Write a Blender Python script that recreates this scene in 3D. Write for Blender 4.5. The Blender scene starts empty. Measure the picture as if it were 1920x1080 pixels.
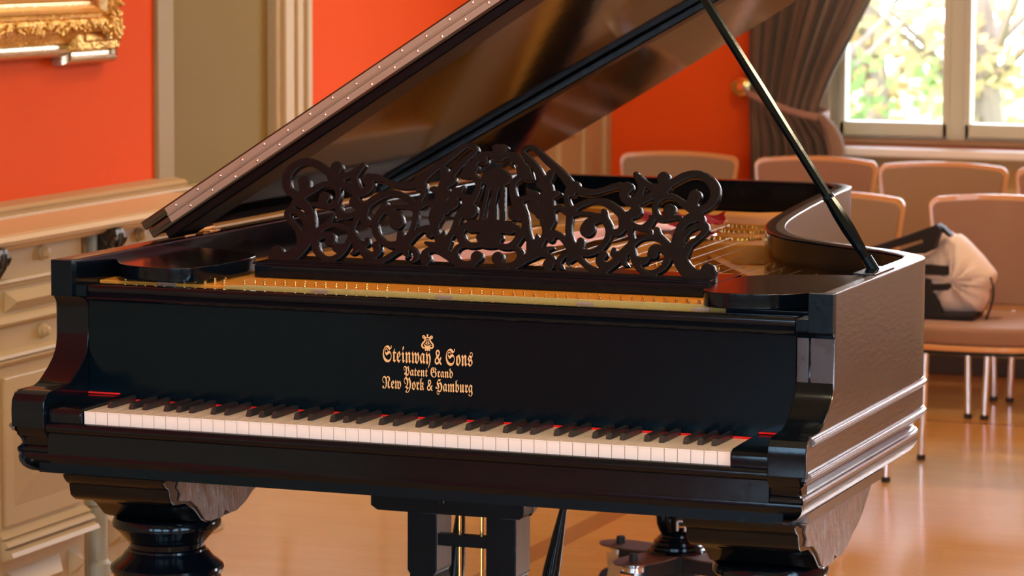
import bpy, bmesh, math, random
import numpy as np
from mathutils import Vector, Matrix
PI = math.pi
random.seed(7)
SC = bpy.context.scene
COL = SC.collection

# ------------------------------------------------------------------ camera, world, light, exposure
cam_d = bpy.data.cameras.new('camera')
cam = bpy.data.objects.new('camera', cam_d)
COL.objects.link(cam)
YAW, PIT, ROLL = 0.3617, -0.1092, 0.0045
cam.location = (2.169, -5.1587, 1.6001)
_F = Vector((-math.sin(YAW) * math.cos(PIT), math.cos(YAW) * math.cos(PIT), math.sin(PIT)))
_R = Vector((math.cos(YAW), math.sin(YAW), 0))
_U = _R.cross(_F)
_R2 = _R * math.cos(ROLL) + _U * math.sin(ROLL)
_U2 = -_R * math.sin(ROLL) + _U * math.cos(ROLL)
cam.rotation_euler = Matrix((( _R2.x, _U2.x, -_F.x), (_R2.y, _U2.y, -_F.y), (_R2.z, _U2.z, -_F.z))).to_euler()
cam_d.sensor_width = 36.0
cam_d.lens = 6073.1 / 1920 * 36.0
cam_d.clip_end = 200
cam_d.dof.use_dof = True
cam_d.dof.focus_distance = 5.7
cam_d.dof.aperture_fstop = 8.5
SC.camera = cam

SC.view_settings.view_transform = 'Standard'
SC.view_settings.look = 'None'
SC.view_settings.gamma = 1.0
SC.view_settings.use_curve_mapping = False
SC.view_settings.exposure = 1.27
SC.cycles.use_denoising = True
SC.cycles.max_bounces = 10
SC.cycles.transparent_max_bounces = 12
SC.cycles.caustics_reflective = False
SC.cycles.caustics_refractive = False
SC.cycles.sample_clamp_indirect = 6.0

w = bpy.data.worlds.new('world')
SC.world = w
w.use_nodes = True
nt = w.node_tree
bg = nt.nodes['Background']
tc = nt.nodes.new('ShaderNodeTexCoord')
sep = nt.nodes.new('ShaderNodeSeparateXYZ')
ramp = nt.nodes.new('ShaderNodeValToRGB')
nt.links.new(tc.outputs['Generated'], sep.inputs[0])
nt.links.new(sep.outputs['Z'], ramp.inputs[0])
nt.links.new(ramp.outputs[0], bg.inputs['Color'])
ramp.color_ramp.elements[0].color = (0.95, 0.97, 1.0, 1)
ramp.color_ramp.elements[1].color = (0.60, 0.75, 1.0, 1)
# the sky away from the low sun is bluer: blend along the compass
mrg = nt.nodes.new('ShaderNodeMapRange')
mrg.inputs['From Min'].default_value = -0.5
mrg.inputs['From Max'].default_value = 0.5
nt.links.new(sep.outputs['Y'], mrg.inputs['Value'])
mxw = nt.nodes.new('ShaderNodeMixRGB')
nt.links.new(mrg.outputs[0], mxw.inputs[0])
mxw.inputs[1].default_value = (0.62, 0.80, 1.0, 1)
nt.links.new(ramp.outputs[0], mxw.inputs[2])
nt.links.new(mxw.outputs[0], bg.inputs['Color'])
bg.inputs['Strength'].default_value = 6.0

sun_d = bpy.data.lights.new('sun', 'SUN')
sun_d.energy = 6.0
sun_d.angle = 0.02
sun_d.color = (1.0, 0.93, 0.82)
sun = bpy.data.objects.new('sun', sun_d)
COL.objects.link(sun)
sun.rotation_euler = (math.radians(50), 0, math.radians(-60))   # high behind the trees' left side

# light of the room's daylight openings is sampled through portals (they emit nothing themselves)
def portal(loc, rot, sx, sz):
    d = bpy.data.lights.new('window_portal', 'AREA')
    d.shape = 'RECTANGLE'
    d.size = sx
    d.size_y = sz
    d.cycles.is_portal = True
    o = bpy.data.objects.new('window_portal', d)
    o.location = loc
    o.rotation_euler = rot
    COL.objects.link(o)
BACK_Y = 6.45
FRONT_Y = -8.5
RIGHT_X = 5.2
LEFT_X = -1.85
CEIL = 3.5
BACK_WINDOWS = [(-0.975, 1.32), (3.0, 4.9)]
FRONT_WINDOWS = [(-3.4, -1.2), (-0.5, 1.7), (2.4, 4.6)]
RIGHT_WINDOWS = [(-6.8, -4.6), (-3.6, -1.4)]
for a, b in BACK_WINDOWS:
    portal(((a + b) / 2, BACK_Y + 0.12, 1.8), (math.radians(-90), 0, 0), b - a, 1.8)
for a, b in FRONT_WINDOWS:
    portal(((a + b) / 2, FRONT_Y - 0.12, 1.8), (math.radians(90), 0, 0), b - a, 1.8)
for a, b in RIGHT_WINDOWS:
    portal((RIGHT_X + 0.12, (a + b) / 2, 1.8), (math.radians(90), 0, math.radians(90)), b - a, 1.8)

# ------------------------------------------------------------------ materials
MATS = {}
def hexlin(r, g, b):
    f = lambda c: (c / 255 / 12.92) if c / 255 <= 0.04045 else ((c / 255 + 0.055) / 1.055) ** 2.4
    return (f(r), f(g), f(b), 1)

def mat(name, col, rough=0.5, metal=0.0, coat=0.0, noise=0.0, nscale=8.0, bump=0.0, bscale=60.0, spec=0.5,
        rnoise=0.0, stretch=None, emit=None, estr=0.0, trans=0.0, sheen=0.0, coatr=0.05, ior=1.5, tint=(1, 1, 1, 1)):
    if name in MATS:
        return MATS[name]
    m = bpy.data.materials.new(name)
    m.use_nodes = True
    t = m.node_tree
    b = t.nodes['Principled BSDF']
    b.inputs['Base Color'].default_value = col
    b.inputs['Roughness'].default_value = rough
    b.inputs['Metallic'].default_value = metal
    b.inputs['Coat Weight'].default_value = coat
    b.inputs['Coat Roughness'].default_value = coatr
    b.inputs['Specular IOR Level'].default_value = spec
    b.inputs['IOR'].default_value = ior
    b.inputs['Specular Tint'].default_value = tint
    b.inputs['Transmission Weight'].default_value = trans
    b.inputs['Sheen Weight'].default_value = sheen
    if emit:
        b.inputs['Emission Color'].default_value = emit
        b.inputs['Emission Strength'].default_value = estr
    if noise or bump or rnoise:
        tc = t.nodes.new('ShaderNodeTexCoord')
        mp = t.nodes.new('ShaderNodeMapping')
        t.links.new(tc.outputs['Object'], mp.inputs['Vector'])
        if stretch:
            mp.inputs['Scale'].default_value = stretch
    if noise:
        n = t.nodes.new('ShaderNodeTexNoise')
        n.inputs['Scale'].default_value = nscale
        n.inputs['Detail'].default_value = 5
        t.links.new(mp.outputs[0], n.inputs['Vector'])
        mx = t.nodes.new('ShaderNodeMixRGB')
        mx.inputs[1].default_value = tuple(c * (1 - noise) for c in col[:3]) + (1,)
        mx.inputs[2].default_value = tuple(min(1, c * (1 + noise)) for c in col[:3]) + (1,)
        t.links.new(n.outputs['Fac'], mx.inputs[0])
        t.links.new(mx.outputs[0], b.inputs['Base Color'])
    if bump:
        n2 = t.nodes.new('ShaderNodeTexNoise')
        n2.inputs['Scale'].default_value = bscale
        n2.inputs['Detail'].default_value = 4
        t.links.new(mp.outputs[0], n2.inputs['Vector'])
        bp = t.nodes.new('ShaderNodeBump')
        bp.inputs['Strength'].default_value = bump
        bp.inputs['Distance'].default_value = 0.01
        t.links.new(n2.outputs['Fac'], bp.inputs['Height'])
        t.links.new(bp.outputs[0], b.inputs['Normal'])
    if rnoise:
        n3 = t.nodes.new('ShaderNodeTexNoise')
        n3.inputs['Scale'].default_value = nscale * 2
        t.links.new(mp.outputs[0], n3.inputs['Vector'])
        mr = t.nodes.new('ShaderNodeMapRange')
        mr.inputs['To Min'].default_value = max(0.02, rough - rnoise)
        mr.inputs['To Max'].default_value = rough + rnoise
        t.links.new(n3.outputs['Fac'], mr.inputs['Value'])
        t.links.new(mr.outputs[0], b.inputs['Roughness'])
    MATS[name] = m
    return m

LACQ = mat('black_lacquer', (0.002, 0.004, 0.007, 1), 0.12, spec=0.30, tint=(0.68, 0.88, 1, 1), rnoise=0.03, nscale=6, bump=0.02, bscale=30)
LACQ_DULL = mat('black_lacquer_worn', (0.002, 0.006, 0.010, 1), 0.25, spec=0.18, tint=(0.55, 0.82, 1, 1), rnoise=0.06, nscale=10, bump=0.05, bscale=90)
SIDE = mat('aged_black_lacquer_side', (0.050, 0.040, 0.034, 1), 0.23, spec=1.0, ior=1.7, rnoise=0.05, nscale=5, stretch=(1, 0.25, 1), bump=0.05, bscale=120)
LIDM = mat('lid_lacquer', (0.010, 0.007, 0.006, 1), 0.08, spec=0.9, bump=0.01, bscale=14)
DESKM = mat('carved_ebonised_wood', (0.007, 0.0065, 0.007, 1), 0.27, spec=0.16, bump=0.08, bscale=150)
WORN = mat('chipped_wood', (0.16, 0.115, 0.095, 1), 0.32, noise=0.35, nscale=30, bump=0.9, bscale=26, stretch=(1, 1, 0.5))
GOLD_PLATE = mat('gold_lacquered_iron', (0.72, 0.33, 0.045, 1), 0.48, metal=0.15, spec=0.35, bump=0.15, bscale=160)
WOOD_BOARD = mat('amber_soundboard', (0.62, 0.27, 0.05, 1), 0.4, noise=0.12, nscale=5, stretch=(12, 0.5, 1))
FELT_GREEN = mat('yellow_felt', (0.42, 0.33, 0.09, 1), 0.9, sheen=0.3, bump=0.2, bscale=300)
STRING = mat('dull_steel_string', (0.40, 0.30, 0.22, 1), 0.4, metal=0.9)
STEEL = mat('steel', (0.75, 0.75, 0.76, 1), 0.22, metal=1.0)
COPPER = mat('copper_string', (0.80, 0.42, 0.28, 1), 0.35, metal=1.0)
BRASS = mat('brass', (0.80, 0.55, 0.20, 1), 0.18, metal=1.0)
HINGE = mat('tarnished_brass_hinge', (0.36, 0.28, 0.21, 1), 0.36, metal=0.35, rnoise=0.08, nscale=20)
IVORY = mat('ivory_keytop', (0.86, 0.82, 0.76, 1), 0.22, coat=0.3, noise=0.03, nscale=9)
KEYWOOD = mat('key_side_wood', (0.45, 0.30, 0.15, 1), 0.6)
EBONY = mat('ebony_sharp', (0.016, 0.018, 0.020, 1), 0.35)
RED_FELT = mat('red_felt', (0.72, 0.008, 0.008, 1), 0.9)
GILT = mat('gilt_lettering', (0.85, 0.56, 0.25, 1), 0.35, metal=0.35)
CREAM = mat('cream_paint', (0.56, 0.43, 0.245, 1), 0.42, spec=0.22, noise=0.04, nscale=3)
OLIVE = mat('olive_panel', (0.25, 0.18, 0.055, 1), 0.6, spec=0.08, noise=0.05, nscale=3)  # even olive tone of the niche panel, darker than the cream casing
REDWALL = mat('red_wall_paint', (0.84, 0.10, 0.010, 1), 0.75, spec=0.12, noise=0.04, nscale=3)
WHITEP = mat('white_window_paint', (0.60, 0.62, 0.50, 1), 0.35)
CEILM = mat('ceiling_paint', (0.80, 0.76, 0.68, 1), 0.8)
BRONZE = mat('dark_bronze', (0.05, 0.035, 0.02, 1), 0.4, metal=0.6, bump=0.6, bscale=60)
GILDED = mat('gilded_plaster', (0.72, 0.42, 0.10, 1), 0.30, metal=0.85, bump=0.8, bscale=70, rnoise=0.12, nscale=20)
GILDSILV = mat('pale_gilt_moulding', (0.62, 0.50, 0.34, 1), 0.25, metal=0.8, bump=0.15, bscale=60)
CURT = mat('brown_curtain', (0.25, 0.165, 0.115, 1), 0.8, sheen=0.3, noise=0.15, nscale=30, stretch=(1, 1, 0.1))
CURT2 = mat('curtain_tieback', (0.32, 0.18, 0.14, 1), 0.7, sheen=0.3)
CHAIRF = mat('dusty_rose_fabric', (0.33, 0.19, 0.135, 1), 0.85, sheen=0.3, bump=0.2, bscale=260)
CHAIRF2 = mat('tan_fabric', (0.33, 0.225, 0.145, 1), 0.85, sheen=0.3, bump=0.2, bscale=260)
BEECH = mat('beech_edge', (0.72, 0.38, 0.16, 1), 0.35, coat=0.3)
CHROME = mat('chrome', (0.80, 0.80, 0.82, 1), 0.12, metal=1.0)
RUBBER = mat('black_rubber', (0.012, 0.012, 0.013, 1), 0.55)
BAGW = mat('white_bag_cloth', (0.86, 0.76, 0.73, 1), 0.7, bump=0.4, bscale=12)
BAGB = mat('black_webbing', (0.008, 0.008, 0.011, 1), 0.7)
DOLLYB = mat('brown_steel_plate', (0.10, 0.045, 0.03, 1), 0.5)
CANVAS = mat('dark_canvas', (0.05, 0.035, 0.02, 1), 0.5, noise=0.5, nscale=2)
BARK = mat('bark', (0.16, 0.11, 0.08, 1), 0.9)
LAWN = mat('lawn', (0.16, 0.26, 0.06, 1), 0.9, noise=0.4, nscale=2)
DARKTRIM = mat('dark_skirting', (0.06, 0.04, 0.025, 1), 0.4)

def leafmat(name, col):
    m = bpy.data.materials.new(name)
    m.use_nodes = True
    t = m.node_tree
    t.nodes.clear()
    out = t.nodes.new('ShaderNodeOutputMaterial')
    mix = t.nodes.new('ShaderNodeMixShader')
    d = t.nodes.new('ShaderNodeBsdfDiffuse')
    tr = t.nodes.new('ShaderNodeBsdfTranslucent')
    d.inputs[0].default_value = col
    tr.inputs[0].default_value = col
    t.links.new(d.outputs[0], mix.inputs[1])
    t.links.new(tr.outputs[0], mix.inputs[2])
    t.links.new(mix.outputs[0], out.inputs[0])
    return m
LEAF_Y = leafmat('yellow_leaves', (0.34, 0.24, 0.12, 1))
LEAF_O = leafmat('amber_leaves', (0.30, 0.19, 0.09, 1))
LEAF_G = leafmat('green_leaves', (0.13, 0.17, 0.06, 1))

def glassmat():
    m = bpy.data.materials.new('window_glass')
    m.use_nodes = True
    t = m.node_tree
    t.nodes.clear()
    out = t.nodes.new('ShaderNodeOutputMaterial')
    mix = t.nodes.new('ShaderNodeMixShader')
    fr = t.nodes.new('ShaderNodeFresnel')
    fr.inputs[0].default_value = 1.3
    tr = t.nodes.new('ShaderNodeBsdfTransparent')
    gl = t.nodes.new('ShaderNodeBsdfGlossy')
    gl.inputs['Roughness'].default_value = 0.02
    t.links.new(fr.outputs[0], mix.inputs[0])
    t.links.new(tr.outputs[0], mix.inputs[1])
    t.links.new(gl.outputs[0], mix.inputs[2])
    t.links.new(mix.outputs[0], out.inputs[0])
    return m
GLASS = glassmat()

def floormat():
    m = bpy.data.materials.new('oak_parquet')
    m.use_nodes = True
    t = m.node_tree
    b = t.nodes['Principled BSDF']
    tc = t.nodes.new('ShaderNodeTexCoord')
    mp = t.nodes.new('ShaderNodeMapping')
    t.links.new(tc.outputs['Object'], mp.inputs['Vector'])
    mp.inputs['Rotation'].default_value = (0, 0, math.radians(0))
    br = t.nodes.new('ShaderNodeTexBrick')
    br.inputs['Scale'].default_value = 1.0
    br.inputs['Brick Width'].default_value = 0.55
    br.inputs['Row Height'].default_value = 0.075
    br.inputs['Mortar Size'].default_value = 0.0012
    br.inputs['Color1'].default_value = (0.72, 0.385, 0.105, 1)
    br.inputs['Color2'].default_value = (0.77, 0.42, 0.125, 1)
    br.inputs['Mortar'].default_value = (0.66, 0.35, 0.10, 1)
    t.links.new(mp.outputs[0], br.inputs['Vector'])
    n = t.nodes.new('ShaderNodeTexNoise')
    mp2 = t.nodes.new('ShaderNodeMapping')
    mp2.inputs['Scale'].default_value = (1.2, 14, 1)
    t.links.new(tc.outputs['Object'], mp2.inputs['Vector'])
    t.links.new(mp2.outputs[0], n.inputs['Vector'])
    n.inputs['Scale'].default_value = 3
    mx = t.nodes.new('ShaderNodeMixRGB')
    mx.blend_type = 'MULTIPLY'
    mx.inputs[0].default_value = 0.25
    t.links.new(br.outputs['Color'], mx.inputs[1])
    t.links.new(n.outputs['Fac'], mx.inputs[2])
    # inlaid walnut strips: |coordinate - c| < half width
    sp = t.nodes.new('ShaderNodeSeparateXYZ')
    t.links.new(tc.outputs['Object'], sp.inputs[0])
    prev = None
    for axis, c, hw in STRIPS:
        s1 = t.nodes.new('ShaderNodeMath'); s1.operation = 'SUBTRACT'; s1.inputs[1].default_value = c
        t.links.new(sp.outputs[axis], s1.inputs[0])
        s2 = t.nodes.new('ShaderNodeMath'); s2.operation = 'ABSOLUTE'
        t.links.new(s1.outputs[0], s2.inputs[0])
        s3 = t.nodes.new('ShaderNodeMath'); s3.operation = 'LESS_THAN'; s3.inputs[1].default_value = hw
        t.links.new(s2.outputs[0], s3.inputs[0])
        if prev is None:
            prev = s3
        else:
            s4 = t.nodes.new('ShaderNodeMath'); s4.operation = 'MAXIMUM'
            t.links.new(prev.outputs[0], s4.inputs[0])
            t.links.new(s3.outputs[0], s4.inputs[1])
            prev = s4
    m2 = t.nodes.new('ShaderNodeMixRGB')
    t.links.new(prev.outputs[0], m2.inputs[0])
    t.links.new(mx.outputs[0], m2.inputs[1])
    m2.inputs[2].default_value = (0.42, 0.18, 0.05, 1)
    t.links.new(m2.outputs[0], b.inputs['Base Color'])
    b.inputs['Roughness'].default_value = 0.24
    b.inputs['Coat Weight'].default_value = 0.5
    b.inputs['Coat Roughness'].default_value = 0.12
    n2 = t.nodes.new('ShaderNodeTexNoise')
    n2.inputs['Scale'].default_value = 6
    t.links.new(tc.outputs['Object'], n2.inputs['Vector'])
    bp = t.nodes.new('ShaderNodeBump')
    bp.inputs['Strength'].default_value = 0.08
    bp.inputs['Distance'].default_value = 0.01
    t.links.new(n2.outputs['Fac'], bp.inputs['Height'])
    t.links.new(bp.outputs[0], b.inputs['Normal'])
    return m
STRIPS = [('X', -0.705, 0.040), ('Y', 5.27, 0.018)]
LAMP = 30.0
FLOORM = floormat()

# ------------------------------------------------------------------ helpers
def origin_of(parent):
    v = Vector((0, 0, 0))
    while parent is not None:
        v += parent.location
        parent = parent.parent
    return v

def smooth(me, ang=35):
    for p in me.polygons:
        p.use_smooth = True
    try:
        me.set_sharp_from_angle(angle=math.radians(ang))
    except Exception:
        pass

def obj(name, bm, m, parent=None, sm=True, label=None, world=True, ang=35):
    """link a bmesh as one mesh object; vertices are in world coordinates unless world=False"""
    me = bpy.data.meshes.new(name)
    bm.normal_update()
    bm.to_mesh(me)
    bm.free()
    if m:
        me.materials.append(m)
    if sm:
        smooth(me, ang)
    o = bpy.data.objects.new(name, me)
    COL.objects.link(o)
    if sm and len(me.polygons) < 30000:
        wn_ = o.modifiers.new('weighted_normals', 'WEIGHTED_NORMAL')
        wn_.keep_sharp = True
    if parent is not None:
        o.parent = parent
        if world:
            d = origin_of(parent)
            me.transform(Matrix.Translation(-d))
    if label:
        o['label'] = label
    return o

def thing(name, label, cat, loc=(0, 0, 0), group=None):
    o = bpy.data.objects.new(name, None)
    COL.objects.link(o)
    o.empty_display_size = 0.1
    o.location = loc
    o['label'] = label
    o['category'] = cat
    if group:
        o['group'] = group
    return o

def tag(o, label, cat, group=None):
    o['label'] = label
    o['category'] = cat
    if group:
        o['group'] = group
    return o

def struct(name, bm, m, parent=None, sm=False):
    o = obj(name, bm, m, parent, sm)
    if parent is None:
        o['kind'] = 'structure'
    return o

def BM():
    return bmesh.new()

def box(bm, x0, x1, y0, y1, z0, z1, bev=0.0, seg=2):
    r = bmesh.ops.create_cube(bm, size=1)
    vs = r['verts']
    for v in vs:
        v.co = Vector((x0 + (v.co.x + .5) * (x1 - x0), y0 + (v.co.y + .5) * (y1 - y0), z0 + (v.co.z + .5) * (z1 - z0)))
    if bev:
        es = list({e for v in vs for e in v.link_edges})
        bmesh.ops.bevel(bm, geom=es, offset=bev, segments=seg, affect='EDGES', profile=0.5)
    return bm

def prism(bm, pts, a0, a1, plane='xy', bev=0.0, seg=2):
    """extrude polygon pts between a0 and a1 along the axis normal to plane"""
    def P(p, a):
        return {'xy': (p[0], p[1], a), 'yz': (a, p[0], p[1]), 'xz': (p[0], a, p[1])}[plane]
    A = [bm.verts.new(P(p, a0)) for p in pts]
    B = [bm.verts.new(P(p, a1)) for p in pts]
    fs = [bm.faces.new(A[::-1]), bm.faces.new(B)]
    n = len(pts)
    for i in range(n):
        j = (i + 1) % n
        fs.append(bm.faces.new((A[i], A[j], B[j], B[i])))
    bmesh.ops.recalc_face_normals(bm, faces=fs)
    if bev:
        es = list(set(fs[0].edges) | set(fs[1].edges))
        bmesh.ops.bevel(bm, geom=es, offset=bev, segments=seg, affect='EDGES', profile=0.5)
    return bm

def lathe(bm, prof, cx, cy, n=32, flutes=0, fa=0.0, axis='z'):
    rings = []
    for r, z in prof:
        ring = []
        for i in range(n):
            a = 2 * PI * i / n
            rr = r
            if flutes:
                rr = r - fa * (0.5 + 0.5 * math.cos(flutes * a))
            p = (rr * math.cos(a), rr * math.sin(a), z)
            if axis == 'x':
                p = (p[2], p[0], p[1])
            elif axis == 'y':
                p = (p[0], p[2], p[1])
            ring.append(bm.verts.new((p[0] + cx[0] if isinstance(cx, tuple) else p[0] + cx,
                                      p[1] + (cx[1] if isinstance(cx, tuple) else cy),
                                      p[2] + (cx[2] if isinstance(cx, tuple) else 0))))
        rings.append(ring)
    fs = []
    for a, b in zip(rings, rings[1:]):
        for i in range(n):
            j = (i + 1) % n
            fs.append(bm.faces.new((a[i], a[j], b[j], b[i])))
    fs.append(bm.faces.new(rings[0][::-1]))
    fs.append(bm.faces.new(rings[-1]))
    bmesh.ops.recalc_face_normals(bm, faces=fs)
    return bm

def tube(bm, pts, rad, n=10, caps=True):
    """tube through pts, rad a number or a list"""
    pts = [Vector(p) for p in pts]
    if not isinstance(rad, (list, tuple)):
        rad = [rad] * len(pts)
    rings = []
    prev = None
    for i, p in enumerate(pts):
        d = (pts[min(i + 1, len(pts) - 1)] - pts[max(i - 1, 0)]).normalized()
        if prev is None:
            up = Vector((0, 0, 1)) if abs(d.z) < 0.9 else Vector((1, 0, 0))
            a = d.cross(up).normalized()
        else:
            a = (prev - d * prev.dot(d)).normalized()
        prev = a
        b = d.cross(a)
        rings.append([bm.verts.new(p + (a * math.cos(2 * PI * k / n) + b * math.sin(2 * PI * k / n)) * rad[i]) for k in range(n)])
    fs = []
    for r, s in zip(rings, rings[1:]):
        for k in range(n):
            j = (k + 1) % n
            fs.append(bm.faces.new((r[k], r[j], s[j], s[k])))
    if caps:
        fs.append(bm.faces.new(rings[0][::-1]))
        fs.append(bm.faces.new(rings[-1]))
    bmesh.ops.recalc_face_normals(bm, faces=fs)
    return bm

def sweep(bm, path, prof, closed=False, cap=True):
    """sweep profile [(outward offset, z)] along a plan path [(x,y)] with mitred corners; outward = right of travel"""
    n = len(path)
    rings = []
    for i in range(n):
        p = Vector(path[i])
        if closed:
            a, b = Vector(path[i - 1]), Vector(path[(i + 1) % n])
        else:
            a, b = Vector(path[max(i - 1, 0)]), Vector(path[min(i + 1, n - 1)])
        d1 = (p - a).normalized() if (p - a).length > 1e-9 else (b - p).normalized()
        d2 = (b - p).normalized() if (b - p).length > 1e-9 else d1
        n1, n2 = Vector((d1.y, -d1.x)), Vector((d2.y, -d2.x))
        m = (n1 + n2)
        m = m / max(0.3, (1 + n1.dot(n2)))
        rings.append([bm.verts.new((p.x + m.x * o, p.y + m.y * o, z)) for o, z in prof])
    fs = []
    k = len(prof)
    idx = list(range(n)) + ([0] if closed else [])
    for i, j in zip(idx, idx[1:]):
        for q in range(k - 1):
            fs.append(bm.faces.new((rings[i][q], rings[j][q], rings[j][q + 1], rings[i][q + 1])))
    if not closed and cap:
        fs.append(bm.faces.new(rings[0]))
        fs.append(bm.faces.new(rings[-1][::-1]))
    bmesh.ops.recalc_face_normals(bm, faces=fs)
    return rings

def spline(pts, n=8, closed=False):
    """Catmull-Rom through tuples of any length"""
    P = [np.array(p, float) for p in pts]
    out = []
    m = len(P)
    rng = range(m) if closed else range(m - 1)
    for i in rng:
        p1, p2 = P[i], P[(i + 1) % m]
        p0 = P[i - 1] if (closed or i > 0) else p1
        p3 = P[(i + 2) % m] if (closed or i + 2 < m) else p2
        for k in range(n):
            t = k / n
            out.append(tuple(0.5 * ((2 * p1) + (p2 - p0) * t + (2 * p0 - 5 * p1 + 4 * p2 - p3) * t * t + (3 * p1 - p0 - 3 * p2 + p3) * t ** 3)))
    if not closed:
        out.append(tuple(P[-1]))
    return out

def copy_thing(o, loc=None, rotz=None, label=None):
    c = o.copy()
    COL.objects.link(c)
    if loc is not None:
        c.location = loc
    if rotz is not None:
        c.rotation_euler = (0, 0, rotz)
    if label:
        c['label'] = label
    for ch in list(o.children):
        d = ch.copy()
        COL.objects.link(d)
        d.parent = c
        for g in list(ch.children):
            e = g.copy()
            COL.objects.link(e)
            e.parent = d
    return c

def fretwork(strokes, res, thick, bevel, boxes=()):
    """pierced board: union of tapering strokes (u, v, r) meshed by marching squares.
    Returns a bmesh in (u, depth, v); front at depth 0, back at depth = thick; edges rounded by bevel."""
    segs = []
    for st in strokes:
        if len(st) == 1:
            segs.append((st[0], st[0]))
            continue
        sp = spline(st, 6)
        segs += list(zip(sp, sp[1:]))
    us = [s[0][0] for s in segs] + [s[1][0] for s in segs]
    vs = [s[0][1] for s in segs] + [s[1][1] for s in segs]
    for b in boxes:
        us += [b[0], b[1]]
        vs += [b[2], b[3]]
    pad = 0.03
    u0, u1, v0, v1 = min(us) - pad, max(us) + pad, min(vs) - pad, max(vs) + pad
    nu, nv = int((u1 - u0) / res) + 1, int((v1 - v0) / res) + 1
    D = np.full((nu, nv), 1.0)
    U = u0 + np.arange(nu) * res
    V = v0 + np.arange(nv) * res
    for a, b in segs:
        R = max(a[2], b[2]) + 3 * bevel + 2 * res
        i0 = max(0, int((min(a[0], b[0]) - R - u0) / res)); i1 = min(nu, int((max(a[0], b[0]) + R - u0) / res) + 2)
        j0 = max(0, int((min(a[1], b[1]) - R - v0) / res)); j1 = min(nv, int((max(a[1], b[1]) + R - v0) / res) + 2)
        X, Y = np.meshgrid(U[i0:i1], V[j0:j1], indexing='ij')
        dx, dy = b[0] - a[0], b[1] - a[1]
        L = dx * dx + dy * dy
        t = np.clip(((X - a[0]) * dx + (Y - a[1]) * dy) / L, 0, 1) if L > 1e-14 else np.zeros_like(X)
        d = np.hypot(X - a[0] - t * dx, Y - a[1] - t * dy) - (a[2] + t * (b[2] - a[2]))
        D[i0:i1, j0:j1] = np.minimum(D[i0:i1, j0:j1], d)
    X, Y = np.meshgrid(U, V, indexing='ij')
    for b in boxes:
        q = np.maximum(np.maximum(b[0] - X, X - b[1]), np.maximum(b[2] - Y, Y - b[3]))
        D = np.minimum(D, q)
    bm = bmesh.new()
    cache = {}
    def prof(d):
        t = min(1.0, max(0.0, -d / bevel)) if bevel else 1.0
        return bevel * (1 - math.sqrt(max(0, 1 - (1 - t) ** 2)))
    def vert(key, u, v, d, side):
        k = (key, side)
        if k not in cache:
            dep = prof(d) if side == 0 else thick
            cache[k] = bm.verts.new((u, dep, v))
        return cache[k]
    for i in range(nu - 1):
        Di = D[i:i + 2]
        js = np.nonzero((np.minimum(Di[0, :-1], Di[1, :-1]) < 0) | (np.minimum(Di[0, 1:], Di[1, 1:]) < 0))[0]
        for j in js:
            c = [(i, j), (i + 1, j), (i + 1, j + 1), (i, j + 1)]
            dv = [D[p] for p in c]
            poly = []
            for k in range(4):
                p, q = c[k], c[(k + 1) % 4]
                a, b = dv[k], dv[(k + 1) % 4]
                if a < 0:
                    poly.append(((p,), U[p[0]], V[p[1]], a, False))
                if (a < 0) != (b < 0):
                    t = min(0.98, max(0.02, a / (a - b)))
                    key = (min(p, q), max(p, q))
                    poly.append((key, U[p[0]] + t * (U[q[0]] - U[p[0]]), V[p[1]] + t * (V[q[1]] - V[p[1]]), 0.0, True))
            if len(poly) < 3:
                continue
            F = [vert(k, u, v, d, 0) for k, u, v, d, e in poly]
            B = [vert(k, u, v, d, 1) for k, u, v, d, e in poly]
            try:
                bm.faces.new(F)
                bm.faces.new(B[::-1])
            except ValueError:
                continue
            m = len(poly)
            for k in range(m):
                k2 = (k + 1) % m
                if poly[k][4] and poly[k2][4]:
                    ins = dv
                    try:
                        bm.faces.new((F[k2], F[k], B[k], B[k2]))
                    except ValueError:
                        pass
    bmesh.ops.recalc_face_normals(bm, faces=bm.faces[:])
    return bm

# ================================================================== THE GRAND PIANO
piano = thing('grand_piano', 'black antique concert grand piano with raised lid and carved music desk', 'piano', (0, 1.2, 0))
W = 0.7488
ZT = 0.994

# plan of the case, counter-clockwise as seen from above starting at the front right, outward = right of travel
RIM = [(W, 0.1525), (W, 0.45), (W, 0.70), (0.7485, 0.775), (0.744, 0.815), (0.732, 0.848), (0.708, 0.88), (0.67, 0.922)]
RIM += [p for p in spline([(0.67, 0.922), (0.602, 0.975), (0.505, 1.045), (0.405, 1.145), (0.335, 1.29), (0.288, 1.48),
                           (0.248, 1.75), (0.212, 2.05), (0.186, 2.30)], 5)[1:]]
RIM += [(0.180, 2.39), (0.168, 2.45), (0.14, 2.50), (0.10, 2.53), (0.04, 2.545), (-0.30, 2.56), (-0.66, 2.57), (-0.72, 2.55),
        (-W, 2.50), (-W, 1.9), (-W, 1.2), (-W, 0.6), (-W, 0.1525)]
def inset(path, d):
    out = []
    n = len(path)
    for i in range(n):
        p = Vector(path[i])
        a, b = Vector(path[max(i - 1, 0)]), Vector(path[min(i + 1, n - 1)])
        d1 = (p - a).normalized() if i else (b - p).normalized()
        d2 = (b - p).normalized() if i < n - 1 else d1
        n1, n2 = Vector((d1.y, -d1.x)), Vector((d2.y, -d2.x))
        m = (n1 + n2) / max(0.3, 1 + n1.dot(n2))
        out.append((p.x - m.x * d, p.y - m.y * d))
    return out
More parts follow.
